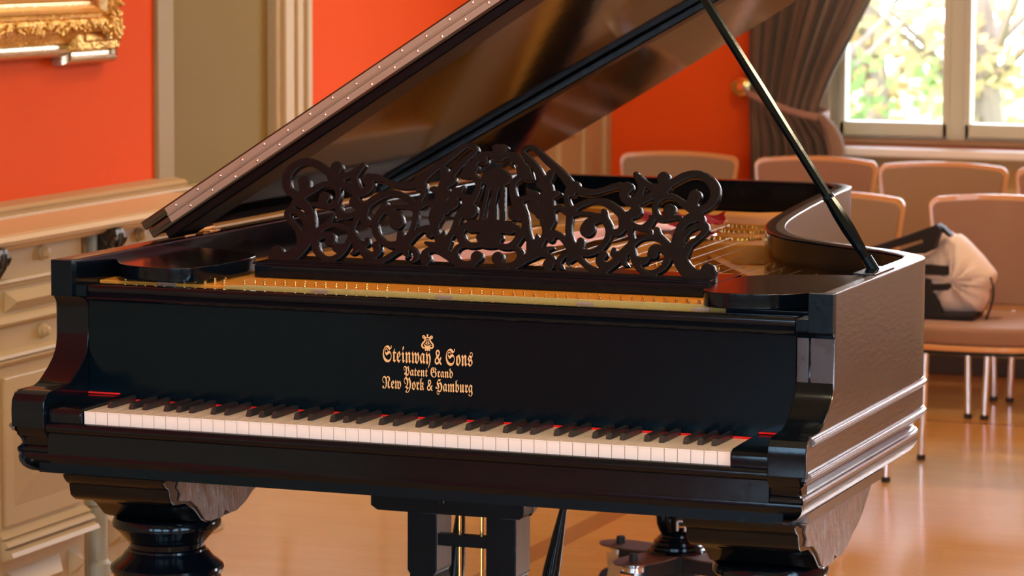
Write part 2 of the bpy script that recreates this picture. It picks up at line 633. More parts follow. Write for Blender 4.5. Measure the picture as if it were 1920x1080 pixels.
# rim wall: outer face worn, with the small round-over of the top edge
bm = BM()
TH = 0.043
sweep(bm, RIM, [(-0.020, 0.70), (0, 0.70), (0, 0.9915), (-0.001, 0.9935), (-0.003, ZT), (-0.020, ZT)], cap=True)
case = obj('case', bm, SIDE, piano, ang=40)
bm = BM()
sweep(bm, RIM, [(-0.0205, 0.84), (-0.0205, ZT), (-TH + 0.004, ZT), (-TH + 0.001, 0.9925), (-TH, 0.989), (-TH, 0.84)], cap=True)
obj('inner_rim', bm, LACQ, piano, ang=40)
# front ends of the rim: the two black post blocks
for s in (-1, 1):
    bm = BM()
    x0, x1 = sorted((s * W, s * (W - 0.0434)))
    box(bm, x0, x1, 0.1325, 0.1522, 0.926, ZT - 0.0004, 0.001)
    obj('corner_block', bm, LACQ_DULL, piano)
    bm = BM()
    x0, x1 = sorted((s * (W - 0.0434), s * (W - 0.068)))
    box(bm, x0, x1, 0.143, 0.20, 0.926, 0.9475, 0.001)
    obj('stop_block', bm, LACQ_DULL, piano)

# key arms with their S-shaped front
ARM = [(-0.0225, 0.703), (-0.0235, 0.735), (-0.021, 0.752), (-0.012, 0.762), (0.002, 0.766), (0.03, 0.767), (0.060, 0.768),
       (0.080, 0.774), (0.095, 0.783), (0.115, 0.796), (0.134, 0.812), (0.146, 0.830), (0.151, 0.855), (0.152, 0.900),
       (0.148, 0.915), (0.138, 0.926), (0.30, 0.926), (0.30, 0.703)]
for s in (-1, 1):
    bm = BM()
    x0, x1 = sorted((s * (W - 0.0008), s * (W - 0.068)))
    prism(bm, ARM, x0, x1, 'yz', 0.0022, 3)
    a = obj('key_arm', bm, LACQ, piano, ang=30)
    bm = BM()
    x0, x1 = sorted((s * (W - 0.0125), s * (W - 0.068)))
    prism(bm, [(0.006, 0.664), (-0.002, 0.668), (-0.004, 0.676), (-0.010, 0.684), (-0.018, 0.693), (-0.0222, 0.7035), (0.03, 0.7035), (0.03, 0.664)], x0, x1, 'yz')
    obj('arm_foot', bm, LACQ, a, ang=40)
    if s < 0:
        continue
    # front cheek panel split by a groove; window reflection put into its lighter lacquer
    bm = BM()
    xs = sorted((s * (W - 0.0015), s * (W - 0.0425)))
    box(bm, xs[0], xs[1], 0.1478, 0.156, 0.812, 0.918, 0.0012)
    xs = sorted((s * (W - 0.0455), s * (W - 0.0665)))
    box(bm, xs[0], xs[1], 0.1478, 0.156, 0.812, 0.918, 0.0012)
    xs = sorted((s * (W - 0.002), s * (W - 0.066)))
    box(bm, xs[0], xs[1], 0.1455, 0.156, 0.799, 0.8095, 0.002)
    obj('cheek_panel', bm, mat('lacquer_window_sheen', (0.012, 0.016, 0.020, 1), 0.3, spec=0.7, rnoise=0.15, nscale=25), a)
# worn right flank of the right arm
bm = BM()
ap = [(y + 0.0015, z) for y, z in ARM[:-3] if y < 0.151]
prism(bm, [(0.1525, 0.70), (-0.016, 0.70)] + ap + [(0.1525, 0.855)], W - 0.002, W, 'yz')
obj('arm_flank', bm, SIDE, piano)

# beads along the side
def bead(z):
    return [(-0.004, z + 0.0085), (0.001, z + 0.008), (0.002, z + 0.005), (0.0055, z + 0.004), (0.0078, z + 0.001), (0.0075, z - 0.002),
            (0.0045, z - 0.0045), (0.002, z - 0.005), (0.0025, z - 0.0075), (0.001, z - 0.009), (-0.004, z - 0.009)]
SIDEPATH = [(W, 0.004)] + RIM[:-1] + [(-W, 0.004)]
for z, nm in ((0.759, 'upper_bead_moulding'), (0.7035, 'lower_bead_moulding')):
    bm = BM()
    pth = SIDEPATH if z > 0.75 else [(W, -0.016)] + RIM[:-1] + [(-W, -0.016)]
    sweep(bm, pth, bead(z))
    obj(nm, bm, SIDE, piano, ang=50)

# base mouldings all round
BASEPATH = [(W, -0.012)] + RIM[:-1] + [(-W, -0.012)]
cas = [(-0.03, 0.705), (-0.001, 0.700), (-0.001, 0.6945), (-0.006, 0.6915), (-0.0065, 0.6875), (-0.011, 0.684), (-0.016, 0.6775), (-0.018, 0.672),
       (-0.0135, 0.6695), (-0.0125, 0.6665), (-0.0085, 0.6655), (-0.0065, 0.662), (-0.007, 0.657), (-0.0105, 0.6535), (-0.0105, 0.6515), (-0.009, 0.646), (-0.011, 0.638),
       (-0.018, 0.630), (-0.027, 0.6255), (-0.038, 0.623), (-0.06, 0.622)]
bm = BM()
sweep(bm, BASEPATH, cas, cap=False)
obj('base_moulding', bm, SIDE, piano, ang=28)
# front rail, same profile, plain black
bm = BM()
sweep(bm, [(-W, 0.2), (-W, -0.0126), (W, -0.0126), (W, 0.0)], [(o - 0.0004 if 0 else o, z) for o, z in cas], cap=False)
obj('front_rail', bm, LACQ, piano, ang=28)
# underside of the case
bm = BM()
prism(bm, inset([(W, 0.0)] + RIM[:-1] + [(-W, 0.0)], 0.045), 0.618, 0.705, 'xy')
obj('key_bed', bm, LACQ_DULL, piano)
# key slip in front of the keys
bm = BM()
prism(bm, [(-0.018, 0.7085), (-0.0135, 0.7125), (-0.004, 0.7128), (-0.002, 0.700), (-0.0025, 0.690), (0.02, 0.690), (0.02, 0.655), (-0.009, 0.655), (-0.009, 0.692), (-0.0165, 0.696), (-0.0195, 0.702)],
      -(W - 0.068), W - 0.068, 'yz', 0.0)
obj('key_slip', bm, LACQ, piano, ang=40)
# key blocks
for s in (-1, 1):
    bm = BM()
    xs = sorted((s * 0.6125, s * (W - 0.0682)))
    prism(bm, [(-0.008, 0.705), (-0.009, 0.728), (-0.005, 0.737), (0.004, 0.7415), (0.05, 0.743), (0.149, 0.745), (0.149, 0.705)], xs[0], xs[1], 'yz', 0.003, 3)
    obj('key_block', bm, LACQ, piano)

# fallboard with its top rail
bm = BM()
box(bm, -(W - 0.0685), W - 0.0685, 0.1505, 0.170, 0.737, 0.928, 0.001)
fall = obj('fallboard', bm, mat('fallboard_lacquer', (0.001, 0.004, 0.007, 1), 0.16, spec=0.2, tint=(0.5, 0.8, 1, 1), bump=0.01, bscale=8), piano)
bm = BM()
prism(bm, [(0.146, 0.9185), (0.1415, 0.9205), (0.1400, 0.9235), (0.1415, 0.9265), (0.147, 0.9285), (0.1495, 0.9320), (0.146, 0.9360), (0.1455, 0.944), (0.148, 0.9465), (0.152, 0.9490), (0.174, 0.9490), (0.178, 0.946), (0.178, 0.9185)],
      -(W - 0.070), W - 0.070, 'yz')
obj('fallboard_rail', bm, LACQ, piano, ang=50)
bm = BM()
box(bm, -0.612, 0.612, 0.1455, 0.1503, 0.735, 0.7385, 0.001)
obj('red_felt_strip', bm, RED_FELT, piano)
bm = BM()
box(bm, -0.680, -0.615, 0.144, 0.1503, 0.7455, 0.7485, 0.001)
box(bm, 0.617, 0.680, 0.144, 0.1503, 0.7455, 0.7485, 0.001)
obj('red_felt_end', bm, RED_FELT, piano)

# lettering in blackletter and the little lyre
def fraktur(s):
    out = ''
    for ch in s:
        if 'A' <= ch <= 'Z':
            out += chr(0x1D56C + ord(ch) - 65)
        elif 'a' <= ch <= 'z':
            out += chr(0x1D586 + ord(ch) - 97)
        else:
            out += ch
    return out
def text_mesh(name, s, x0, x1, z_base, height, parent):
    cu = bpy.data.curves.new(name, 'FONT')
    cu.body = fraktur(s)
    cu.size = 1.0
    cu.resolution_u = 4
    to = bpy.data.objects.new(name, cu)
    COL.objects.link(to)
    bpy.context.view_layer.update()
    dg = bpy.context.evaluated_depsgraph_get()
    me = bpy.data.meshes.new_from_object(to.evaluated_get(dg))
    bpy.data.objects.remove(to)
    co = np.array([v.co[:] for v in me.vertices])
    mx, mn = co.max(0), co.min(0)
    sx = (x1 - x0) / (mx[0] - mn[0])
    sz = height            # metres per unit font size
    d = origin_of(parent)
    for v in me.vertices:
        x, y = v.co.x, v.co.y
        v.co = Vector((x0 + (x - mn[0]) * sx, 0.1495, z_base + y * sz)) - d
    me.materials.append(GILT)
    o = bpy.data.objects.new(name, me)
    COL.objects.link(o)
    o.parent = parent
    return o
text_mesh('maker_lettering', 'Steinway & Sons', -0.0865, 0.0865, 0.8345, 0.040, fall)['label'] = 'gilt blackletter line Steinway & Sons'
text_mesh('patent_lettering', 'Patent Grand', -0.046, 0.049, 0.8115, 0.0235, fall)['label'] = 'small gilt blackletter line Patent Grand'
text_mesh('city_lettering', 'New York & Hamburg', -0.0875, 0.0865, 0.7865, 0.030, fall)['label'] = 'gilt blackletter line New York & Hamburg'
ly = []
for s in (-1, 1):
    ly.append([(s * x, z, r) for x, z, r in [(0.0055, 0.0235, .0010), (0.0075, 0.0220, .0010), (0.0092, 0.0240, .0010), (0.0080, 0.0265, .0010), (0.0055, 0.0250, .0012), (0.0045, 0.021, .0013), (0.0055, 0.017, .0013),
                                            (0.0095, 0.0125, .0014), (0.0108, 0.0085, .0014), (0.0085, 0.0050, .0014), (0.0050, 0.0055, .0012), (0.0040, 0.0085, .0011), (0.0060, 0.0100, .0010)]])
    ly.append([(s * 0.0015, 0.0070, .0012), (s * 0.0030, 0.0030, .0014), (s * 0.0040, 0.0006, .0012)])
    ly.append([(s * 0.0012, 0.021, .0005), (s * 0.0012, 0.009, .0005)])
    ly.append([(s * 0.0035, 0.0125, .0008), (s * 0.0012, 0.0150, .0008)])
ly.append([(0, 0.0005, .0014), (0, 0.0070, .0014)])
ly.append([(-0.0045, 0.0235, .0008), (0.0045, 0.0235, .0008)])
ly.append([(0, 0.0235, .0007), (0, 0.028, .0016)])
bm = fretwork(ly, 0.00045, 0.0006, 0.0)
for v in bm.verts:
    v.co = Vector((v.co.x, 0.1494 + v.co.y, v.co.z + 0.8585))
obj('lyre_emblem', bm, GILT, fall, sm=False)['label'] = 'small gilt lyre emblem above the lettering'

# keys: 52 naturals, 36 sharps
KW = 0.0235
def natural():
    bm = BM()
    box(bm, 0.0005, KW - 0.0005, 0.0, 0.1495, 0.7325, 0.7350, 0.0006, 2)
    return bm
nat = obj('white_key', natural(), IVORY, piano)
bm = BM()
box(bm, 0.0005, KW - 0.0005, 0.0006, 0.0030, 0.7080, 0.7326, 0.0003, 1)
obj('key_front', bm, IVORY, nat, world=True)
bm = BM()
box(bm, 0.0012, KW - 0.0012, 0.003, 0.1495, 0.7080, 0.7326)
obj('key_stick', bm, KEYWOOD, nat, world=True)
sharp_xy = [(0.0465, 0.7345), ]
bm = BM()
# tapered sharp with sloping nose
A = [(-0.0052, 0.0505, 0.7350), (0.0052, 0.0505, 0.7350), (0.0052, 0.1495, 0.7350), (-0.0052, 0.1495, 0.7350)]
Bt = [(-0.0046, 0.0565, 0.7465), (0.0046, 0.0565, 0.7465), (0.0046, 0.1495, 0.7465), (-0.0046, 0.1495, 0.7465)]
va = [bm.verts.new(p) for p in A]; vb = [bm.verts.new(p) for p in Bt]
bm.faces.new(va[::-1]); bm.faces.new(vb)
for i in range(4):
    bm.faces.new((va[i], va[(i + 1) % 4], vb[(i + 1) % 4], vb[i]))
bmesh.ops.recalc_face_normals(bm, faces=bm.faces[:])
bmesh.ops.bevel(bm, geom=[e for e in bm.edges], offset=0.0011, segments=2, affect='EDGES')
shp = obj('black_key', bm, EBONY, piano)
names = 'ABCDEFG'
first_n = first_s = True
for i in range(52):
    x = -0.611 + i * KW
    if i == 0:
        nat.location = (x, 0, 0)
    else:
        c = nat.copy(); COL.objects.link(c); c.location = (x, 0, 0)
        for ch in nat.children:
            g = ch.copy(); COL.objects.link(g); g.parent = c
    nm = names[i % 7]
    if nm in 'ACDFG' and i < 51:
        off = {'A': 0.0015, 'C': -0.0018, 'D': 0.0018, 'F': -0.002, 'G': 0.0}[nm]
        if first_s:
            shp.location = (x + KW + off, 0, 0); first_s = False
        else:
            c = shp.copy(); COL.objects.link(c); c.location = (x + KW + off, 0, 0)

# side shelves beside the music desk
SH = [(0.7055, 0.300), (0.690, 0.285), (0.665, 0.243), (0.635, 0.212), (0.600, 0.198), (0.560, 0.190), (0.525, 0.192), (0.500, 0.207),
      (0.487, 0.235), (0.480, 0.285), (0.478, 0.36), (0.480, 0.44), (0.50, 0.49), (0.55, 0.53), (0.63, 0.56), (0.7055, 0.575)]
for s in (-1, 1):
    bm = BM()
    sp = spline([(s * x, y) for x, y in SH], 5)
    prism(bm, sp, 0.954, 0.981, 'xy', 0.0018, 2)
    obj('candle_shelf', bm, LACQ, piano, ang=40)
# desk rail and sliding ledge
bm = BM()
box(bm, -0.452, 0.452, 0.386, 0.50, 0.9495, 0.9725, 0.002)
box(bm, -0.462, 0.462, 0.399, 0.55, 0.9715, 0.9755, 0.001)
obj('desk_rail', bm, LACQ, piano)

# ---- carved music desk
DESK = [[[525,2328,51],[471,2399,46],[514,2474,49],[623,2490,51],[722,2460,61],[814,2383,67],[951,2267,75],[1101,2153,80],[1251,2038,83],[1388,1910,87],[1511,1782,91],[1726,1684,80],[1958,1672,64],[2128,1717,61],[2310,1782,66],[2454,1813,77]],[[2592,1774,125]],[[2543,1674,92],[2581,1570,87],[2723,1503,82],[2840,1527,92],[2968,1584,85],[3095,1647,79],[3192,1735,81],[3303,1816,87],[3403,1872,79],[3515,1941,76],[3640,2016,76],[3781,2066,73],[3925,2077,73],[4069,2036,81],[4213,1924,94],[4285,1784,99],[4283,1628,94],[4210,1503,83],[4086,1421,78],[3973,1372,91]],[[2738,2040,55],[2811,1931,69],[2877,1816,72],[2856,1697,76],[2788,1591,76],[2718,1497,76]],[[2805,1983,63],[2930,1883,66],[3043,1821,66],[3179,1799,79],[3310,1817,92]],[[3279,1983,125],[3305,1869,98]],[[3267,1724,79],[3365,1805,92]],[[3584,1247,55],[3401,1221,63],[3267,1236,72],[3190,1331,60],[3172,1434,60],[3194,1539,68],[3266,1613,72],[3382,1650,66],[3516,1635,63],[3643,1561,72],[3771,1481,76],[3911,1408,89],[3996,1346,98]],[[3456,1390,120],[3489,1264,78]],[[3584,1247,55],[3666,1247,52]],[[3098,1256,29],[3149,1212,66],[3104,1139,63],[3031,1078,59]],[[3910,1668,124],[3881,1563,111],[3892,1459,104]],[[3966,1384,104],[3963,1293,117],[3838,1224,98],[3742,1130,89],[3687,1024,81],[3657,933,81],[3651,803,94],[3672,675,117],[3712,547,137]],[[3973,1320,104],[4073,1246,73],[4107,1169,55]],[[4152,1118,78],[4181,1035,71],[4131,943,62],[4023,842,62],[3927,755,68],[3866,649,78],[3819,531,97]],[[4167,1099,71],[4022,1104,62],[3909,1051,62],[3825,970,65],[3770,871,62],[3755,761,65],[3740,657,85]],[[3698,681,130],[3724,553,146],[3792,414,136],[3883,302,136],[3997,216,136],[4146,178,116],[4316,179,123]],[[4305,291,140],[4341,128,126],[4374,2,110],[4409,-80,80]],[[2794,801,59],[2805,646,66],[2855,492,65],[2924,352,60],[3028,253,63],[3167,194,60],[3311,213,60],[3435,296,65],[3503,402,75],[3530,519,81],[3570,637,86]],[[2829,725,59],[2927,807,50],[3055,857,50],[3214,863,52],[3352,816,57],[3480,737,65],[3595,651,78]],[[3253,1016,50],[3287,924,59],[3382,844,59],[3477,763,59],[3566,676,65]],[[2909,481,39],[2983,420,72],[3064,410,81],[3126,451,55]],[[3228,553,107],[3239,637,94],[3341,667,68],[3454,607,68]],[[2670,1083,55],[2747,930,55],[2794,801,59]],[[1536,1141,66],[1545,1246,69],[1621,1354,66],[1760,1438,66],[1928,1506,61],[2089,1514,64],[2242,1474,79],[2385,1400,86],[2502,1313,87],[2607,1212,87],[2685,1117,79],[2738,1002,58],[2766,886,55]],[[1537,1139,66],[1537,995,64],[1555,864,64],[1610,735,64],[1703,634,61],[1807,547,77],[1946,516,74],[2078,542,66],[2191,614,69],[2274,709,69],[2328,828,69],[2338,959,74],[2286,1088,79],[2193,1189,74],[2053,1236,48],[1902,1257,45],[1726,1264,48],[1592,1246,66]],[[1909,963,148],[1937,1075,113],[2037,1144,79],[2141,1174,73]],[[1799,743,69],[1793,677,77],[1789,585,79]],[[2190,1319,53],[2219,1205,66],[2287,1077,66],[2347,961,66]],[[2383,935,59],[2492,926,72],[2573,981,79],[2594,1086,87],[2573,1216,92]],[[2809,1324,121],[2696,1261,87],[2577,1244,87]],[[2813,1409,82],[2807,1343,105]],[[2694,1157,66],[2824,1064,55],[2962,1030,68],[3076,1080,79],[3131,1186,66],[3098,1243,24]],[[2962,1030,63],[3085,1002,55],[3138,939,24]],[[1284,854,80],[1397,819,56],[1489,731,56],[1581,630,66],[1658,554,77]],[[1719,491,77],[1868,367,63],[2001,268,61],[2143,202,63],[2280,176,53]],[[1737,453,66],[1637,383,69],[1603,323,40],[1640,264,11]],[[1706,491,53],[1571,485,56],[1470,416,61],[1415,309,69],[1464,239,48],[1507,215,19]],[[2271,500,82],[2215,394,82],[2292,306,82],[2412,318,68],[2523,406,74],[2618,514,81],[2703,589,94],[2785,690,87],[2805,755,72]],[[2269,513,53],[2339,487,18]],[[2540,368,63],[2455,287,60],[2370,212,60],[2283,150,53]],[[2467,606,45],[2470,521,63],[2564,512,72],[2669,529,79]],[[2689,478,68],[2672,387,63],[2739,324,34],[2779,320,10]],[[-395,942,128],[-229,948,128],[-63,948,128],[113,974,114],[239,959,83],[319,922,78]],[[-43,783,135],[-29,665,134],[60,615,94]],[[-190,738,81],[-105,609,81]],[[141,632,70],[229,582,60],[395,576,67],[522,660,75],[577,780,74],[563,898,78],[473,961,56]],[[208,357,121]],[[289,545,40],[478,566,47],[608,518,64],[650,415,64],[593,294,56],[491,231,56],[369,213,64],[256,241,80]],[[522,199,60],[625,256,83],[750,353,93],[891,437,101],[1019,508,88],[1150,553,61],[1268,590,32]],[[880,529,120],[802,611,56],[757,642,19]],[[928,840,13],[944,742,53],[937,623,80]],[[495,1471,81],[567,1328,81],[623,1198,83],[673,1068,78],[712,911,74],[770,769,73],[853,641,73],[921,525,80]],[[547,2083,67],[457,1907,70],[353,1798,70],[351,1639,70],[411,1482,81],[497,1339,87]],[[416,1263,105],[426,1184,102],[519,1147,80]],[[690,863,67],[636,743,40],[551,647,67]],[[1096,1247,140],[1112,1116,157],[1118,998,113],[1098,879,69],[1071,760,67],[1003,639,80],[921,531,107]],[[1126,1348,73],[1111,1242,120],[1107,1505,80],[1085,1637,80],[1025,1740,107],[922,1803,121]],[[1016,1819,80],[1071,1993,83]],[[515,2347,61],[609,2257,67],[702,2167,78],[796,2064,81],[878,1947,81],[972,1844,74]],[[981,1593,78],[1048,1543,67]],[[1106,1519,67],[1204,1614,69],[1278,1623,43]],[[481,1471,56],[641,1516,62],[775,1540,74],[915,1512,62],[1008,1423,67],[1089,1307,67]],[[802,1370,123],[914,1288,107],[1012,1265,80]],[[632,1708,16],[696,1630,60],[808,1608,64]],[[936,1215,83],[1012,1270,80]],[[1175,1276,67],[1249,1345,56],[1357,1348,61],[1446,1286,61]],[[1154,868,67],[1249,871,56],[1375,837,61],[1480,749,64],[1587,648,66],[1680,548,66]],[[1210,758,80]],[[1230,268,117],[1251,387,80],[1161,455,60],[1038,457,60],[921,412,67]],[[1583,1800,80],[1472,1704,83],[1431,1584,60],[1450,1479,60],[1511,1363,67]],[[1487,1691,93],[1550,1614,53]],[[-174,1874,135],[-63,1931,149],[49,1974,122],[141,1897,115],[202,1846,54]],[[-122,2476,41],[-41,2438,81],[73,2468,75],[5,2346,102],[-41,2265,81]],[[26,2280,81],[132,2323,70],[270,2327,68],[387,2264,89],[482,2160,81],[576,2070,81],[656,1967,62],[699,1895,46]],[[241,2220,43],[248,2160,43],[302,2115,11]],[[279,2247,54],[362,2250,81]],[[387,2091,13],[471,2027,81],[562,1950,94],[649,1913,67]],[[-52,1838,54],[59,913,54]],[[120,1843,51],[230,920,51]]]
TILT = math.radians(17.6)
strokes = []
for st in DESK:
    a = [(x / 1e4, s / 1e4, r / 1e4) for x, s, r in st]
    strokes.append(a)
    strokes.append([(-x, s, r) for x, s, r in a])
bm = fretwork(strokes, 0.00125, 0.015, 0.0016, boxes=[(-0.430, 0.430, 0.001, 0.0165), (-0.4465, -0.400, -0.012, 0.030), (0.400, 0.4465, -0.012, 0.030)])
for v in bm.verts:
    u, d, s = v.co
    v.co = Vector((u, 0.43 + s * math.sin(TILT) + d * math.cos(TILT), 0.965 + s * math.cos(TILT) - d * math.sin(TILT)))
desk = obj('music_desk', bm, DESKM, piano, ang=50)
desk['label'] = 'pierced scrollwork music desk with a lyre in the middle'
bm = BM()
box(bm, -0.445, 0.445, 0.412, 0.440, 0.9745, 0.9775, 0.001)
obj('desk_ledge', bm, LACQ, desk)

# ---- inside: soundboard, iron plate, struts, strings, pins
INN = inset(RIM, TH - 0.001)
bm = BM()
ins = [p for p in INN if p[1] > 0.30]
ins = [(0.706, 0.30)] + ins + [(-0.706, 0.30)]
prism(bm, ins, 0.835, 0.845, 'xy')
obj('soundboard', bm, WOOD_BOARD, piano)
bm = BM()
# pin field and its front flange
prism(bm, [(-0.704, 0.24), (0.704, 0.24), (0.704, 0.60), (0.56, 0.62), (0.2, 0.64), (-0.2, 0.66), (-0.704, 0.70)], 0.900, 0.9475, 'xy', 0.002)
plate = obj('iron_plate', bm, GOLD_PLATE, piano)
plate['label'] = 'gold lacquered cast iron plate'
bm = BM()
prism(bm, [(-0.44, 0.905), (0.535, 0.905), (0.535, 0.9545), (-0.39, 0.9505), (-0.44, 0.948)], 0.231, 0.2398, 'xz', 0.0008)
obj('felt_flange', bm, FELT_GREEN, plate)
bm = BM()
box(bm, 0.537, 0.704, 0.205, 0.30, 0.905, 0.9535, 0.001)
obj('end_block', bm, LACQ, plate)
bm = BM()
# raised hitch plate along the bentside and tail with a step face
inner2 = [p for p in inset(RIM, TH + 0.001)]
edge = [p for p in inner2 if p[1] > 0.75 and p[0] > -0.70 and not (p[0] < 0.1 and p[1] < 2.4)]
step = [(0.04, 1.60), (0.14, 1.56), (0.24, 1.30), (0.36, 1.06), (0.52, 0.88), (0.66, 0.78)]
hp = [p for p in edge if 1.56 <= p[1] <= 2.40] + [(0.03, 2.42), (-0.16, 2.25)] + spline([(-0.17, 1.95), (-0.13, 1.75), (-0.05, 1.615), (0.04, 1.57), (0.13, 1.56)], 5)
prism(bm, hp, 0.846, 0.930, 'xy', 0.005, 3)
lo = [p for p in edge if p[1] < 1.56] + [(0.19, 1.60), (-0.16, 1.60), (-0.16, 1.10), (0.10, 0.85), (0.30, 0.70), (0.69, 0.70)]
prism(bm, lo, 0.847, 0.888, 'xy', 0.002)
obj('hitch_plate', bm, GOLD_PLATE, plate, ang=40)
bm = BM()
prism(bm, [(-0.70, 2.05), (-0.30, 2.05), (0.03, 2.22), (0.10, 2.34), (0.10, 2.46), (-0.70, 2.52)], 0.846, 0.920, 'xy', 0.004, 3)
prism(bm, [(-0.704, 0.7), (-0.64, 0.7), (-0.62, 1.2), (-0.62, 2.1), (-0.704, 2.1)], 0.846, 0.915, 'xy', 0.004, 3)
obj('tail_plate', bm, GOLD_PLATE, plate, ang=40)
for xa, ya, xb, yb in ((-0.43, 0.66, -0.30, 2.15), (-0.10, 0.66, -0.02, 1.58), (-0.63, 0.66, -0.20, 2.12)):
    bm = BM()
    d = Vector((xb - xa, yb - ya)).normalized()
    n_ = Vector((d.y, -d.x)) * 0.012
    prism(bm, [(xa - n_.x, ya - n_.y), (xa + n_.x, ya + n_.y), (xb + n_.x, yb + n_.y), (xb - n_.x, yb - n_.y)], 0.895, 0.946, 'xy', 0.005, 3)
    obj('plate_strut', bm, GOLD_PLATE, plate, ang=50)
# gussets on the felt flange
for x in (-0.545, -0.23, 0.015, 0.285, 0.50):
    bm = BM()
    prism(bm, [(x - 0.032, 0.2295), (x, 0.2295), (x + 0.002, 0.245), (x - 0.004, 0.245)], 0.935, 0.9497, 'xy', 0.002)
    obj('gusset', bm, HINGE, plate)
# felt-topped bridge and long bridge
bm = BM()
br = spline([(0.56, 0.86), (0.42, 1.0), (0.26, 1.25), (0.10, 1.55), (0.0, 1.85), (-0.18, 2.02)], 6)
for a, b in zip(br, br[1:]):
    pass
sweep(bm, br, [(-0.012, 0.845), (-0.012, 0.905), (0.012, 0.905), (0.012, 0.845)])
obj('bridge', bm, WOOD_BOARD, piano)
# tuning pins (a zigzag of steel pins on the pin field)
bm = BM()
lathe(bm, [(0.0034, 0.0), (0.0034, 0.004), (0.0026, 0.005), (0.0026, 0.009), (0.0018, 0.010)], 0, 0, 8)
pin = obj('tuning_pin', bm, BRASS, plate, world=False)
d0 = origin_of(plate)
k = 0
random.seed(3)
for i in range(96):
    x = -0.655 + i * 0.0137
    if any(abs(x - g) < 0.010 for g in (-0.43, -0.10)):
        continue
    y = 0.250 + 0.016 * (i % 3) + 0.004 * random.random()
    loc = Vector((x, y, 0.9474)) - d0
    if k == 0:
        pin.location = loc
    else:
        c = pin.copy(); COL.objects.link(c); c.location = loc
    k += 1
# strings
sd = origin_of(piano)
def string(xa, ya, za, xb, yb, zb, r, m, nm):
    bm = BM()
    tube(bm, [(xa, ya, za), (xb, yb, zb)], r, 6)
    return obj(nm, bm, m, piano)
for i in range(34):                      # overspun bass strings crossing over
    t = i / 33
    xa = -0.405 + 0.13 * t
    xb = xa + 0.235
    string(xa, 0.52, 0.951, xb, 2.16 - 0.05 * t, 0.930, 0.0012, COPPER, 'bass_string')
def bent_y(x):
    best = 2.1
    for (x0, y0), (x1, y1) in zip(step, step[1:]):
        lo, hi = min(x0, x1), max(x0, x1)
        if lo <= x <= hi and hi > lo:
            return y0 + (y1 - y0) * (x - x0) / (x1 - x0)
    return best
for i in range(18):                      # plain steel strings
    t = i / 17
    xa = -0.06 + 0.70 * t
    xb = xa - 0.10 * (1 - t)
    yb = min(2.05, bent_y(max(xb, 0.04)) + 0.04) if xb > 0.03 else 1.9 + 0.1 * (0.03 - xb)
    string(xa, 0.52, 0.950, xb, yb, 0.940, 0.0005, STRING, 'treble_string')
# hitch pins and their arcs of casting holes on the raised plate
bm = BM()
lathe(bm, [(0.0035, 0.0), (0.0035, 0.006), (0.002, 0.009)], 0, 0, 8)
hpin = obj('hitch_pin', bm, BRASS, plate, world=False)
cnt = 0
for cx, cy, rx, n, zz in ((0.055, 1.96, 0.055, 12, 0.930), (0.080, 1.835, 0.060, 13, 0.930), (0.090, 1.66, 0.075, 15, 0.930), (0.125, 1.43, 0.070, 14, 0.888), (0.165, 1.28, 0.060, 12, 0.888), (0.03, 1.45, 0.03, 6, 0.888)):
    for j in range(n):
        a = PI * (0.05 + 0.9 * j / (n - 1))
        x, y = cx + rx * math.cos(a) * 0.9, cy - 0.035 * math.sin(a)
        loc = Vector((x, y, zz)) - d0
        if cnt == 0:
            hpin.location = loc
        else:
            c = hpin.copy(); COL.objects.link(c); c.location = loc
        cnt += 1
for cx, cy, rx, zz in ((0.055, 1.98, 0.055, 0.930), (0.080, 1.855, 0.060, 0.930), (0.090, 1.68, 0.075, 0.930), (0.125, 1.45, 0.070, 0.888), (0.165, 1.30, 0.060, 0.888)):
    bm = BM()
    tube(bm, [(cx + rx * math.cos(PI * j / 12), cy - 0.02 * math.sin(PI * j / 12), zz + 0.002) for j in range(13)], 0.006, 8)
    obj('cast_rib', bm, GOLD_PLATE, plate)
bm = BM()                                # coil of polished wire beside the cloth
for k in range(5):
    tube(bm, [(0.015 + 0.008 * k + 0.030 * math.cos(a), 1.66 - 0.01 * k + 0.055 * math.sin(a), 0.934 + 0.002 * k) for a in np.linspace(-1.2, 1.4, 12)], 0.003, 6)
obj('silvered_agraffe_arc', bm, STEEL, plate)

# ---- lid, folded flap, hinges
HX, HZ = -W, 1.0
def lid_ang(y):
    return math.radians(32.7 - 2.4 * max(0.0, min(1.0, (y - 0.563) / 2.04)))
def lidpt(s, y, h):
    a = lid_ang(y)
    return Vector((HX + s * math.cos(a) - h * math.sin(a), y, HZ + s * math.sin(a) + h * math.cos(a)))
OUT = inset(RIM, -0.012)
lp = [(x - HX, y) for x, y in OUT if y > 0.563]
lp = [(W + 0.012 - HX, 0.563)] + [p for p in lp if p[1] < 2.60 and p[0] > 0.01]
lp += [(-0.008, 2.585), (-0.008, 0.563)]
def lid_solid(poly, h0, h1, bev, nm, m, parent):
    bm = BM()
    # slice the outline into strips along y so the slight twist is followed
    prism(bm, poly, h0, h1, 'xy', bev, 3)
    ys = np.arange(0.2, 2.6, 0.2)
    for yv in ys:
        bmesh.ops.bisect_plane(bm, geom=bm.verts[:] + bm.edges[:] + bm.faces[:], plane_co=(0, yv, 0), plane_no=(0, 1, 0))
    for v in bm.verts:
        v.co = lidpt(v.co.x, v.co.y, v.co.z)
    return obj(nm, bm, m, parent, ang=40)
lid = lid_solid(lp, 0.0, 0.021, 0.003, 'lid', LIDM, piano)
flap_poly = [(-0.016, 0.5655), (W + 0.012 - HX, 0.5655), (W + 0.012 - HX, 0.99), (-0.016, 0.99)]
flap = lid_solid(flap_poly, 0.0225, 0.0415, 0.003, 'lid_flap', LIDM, piano)
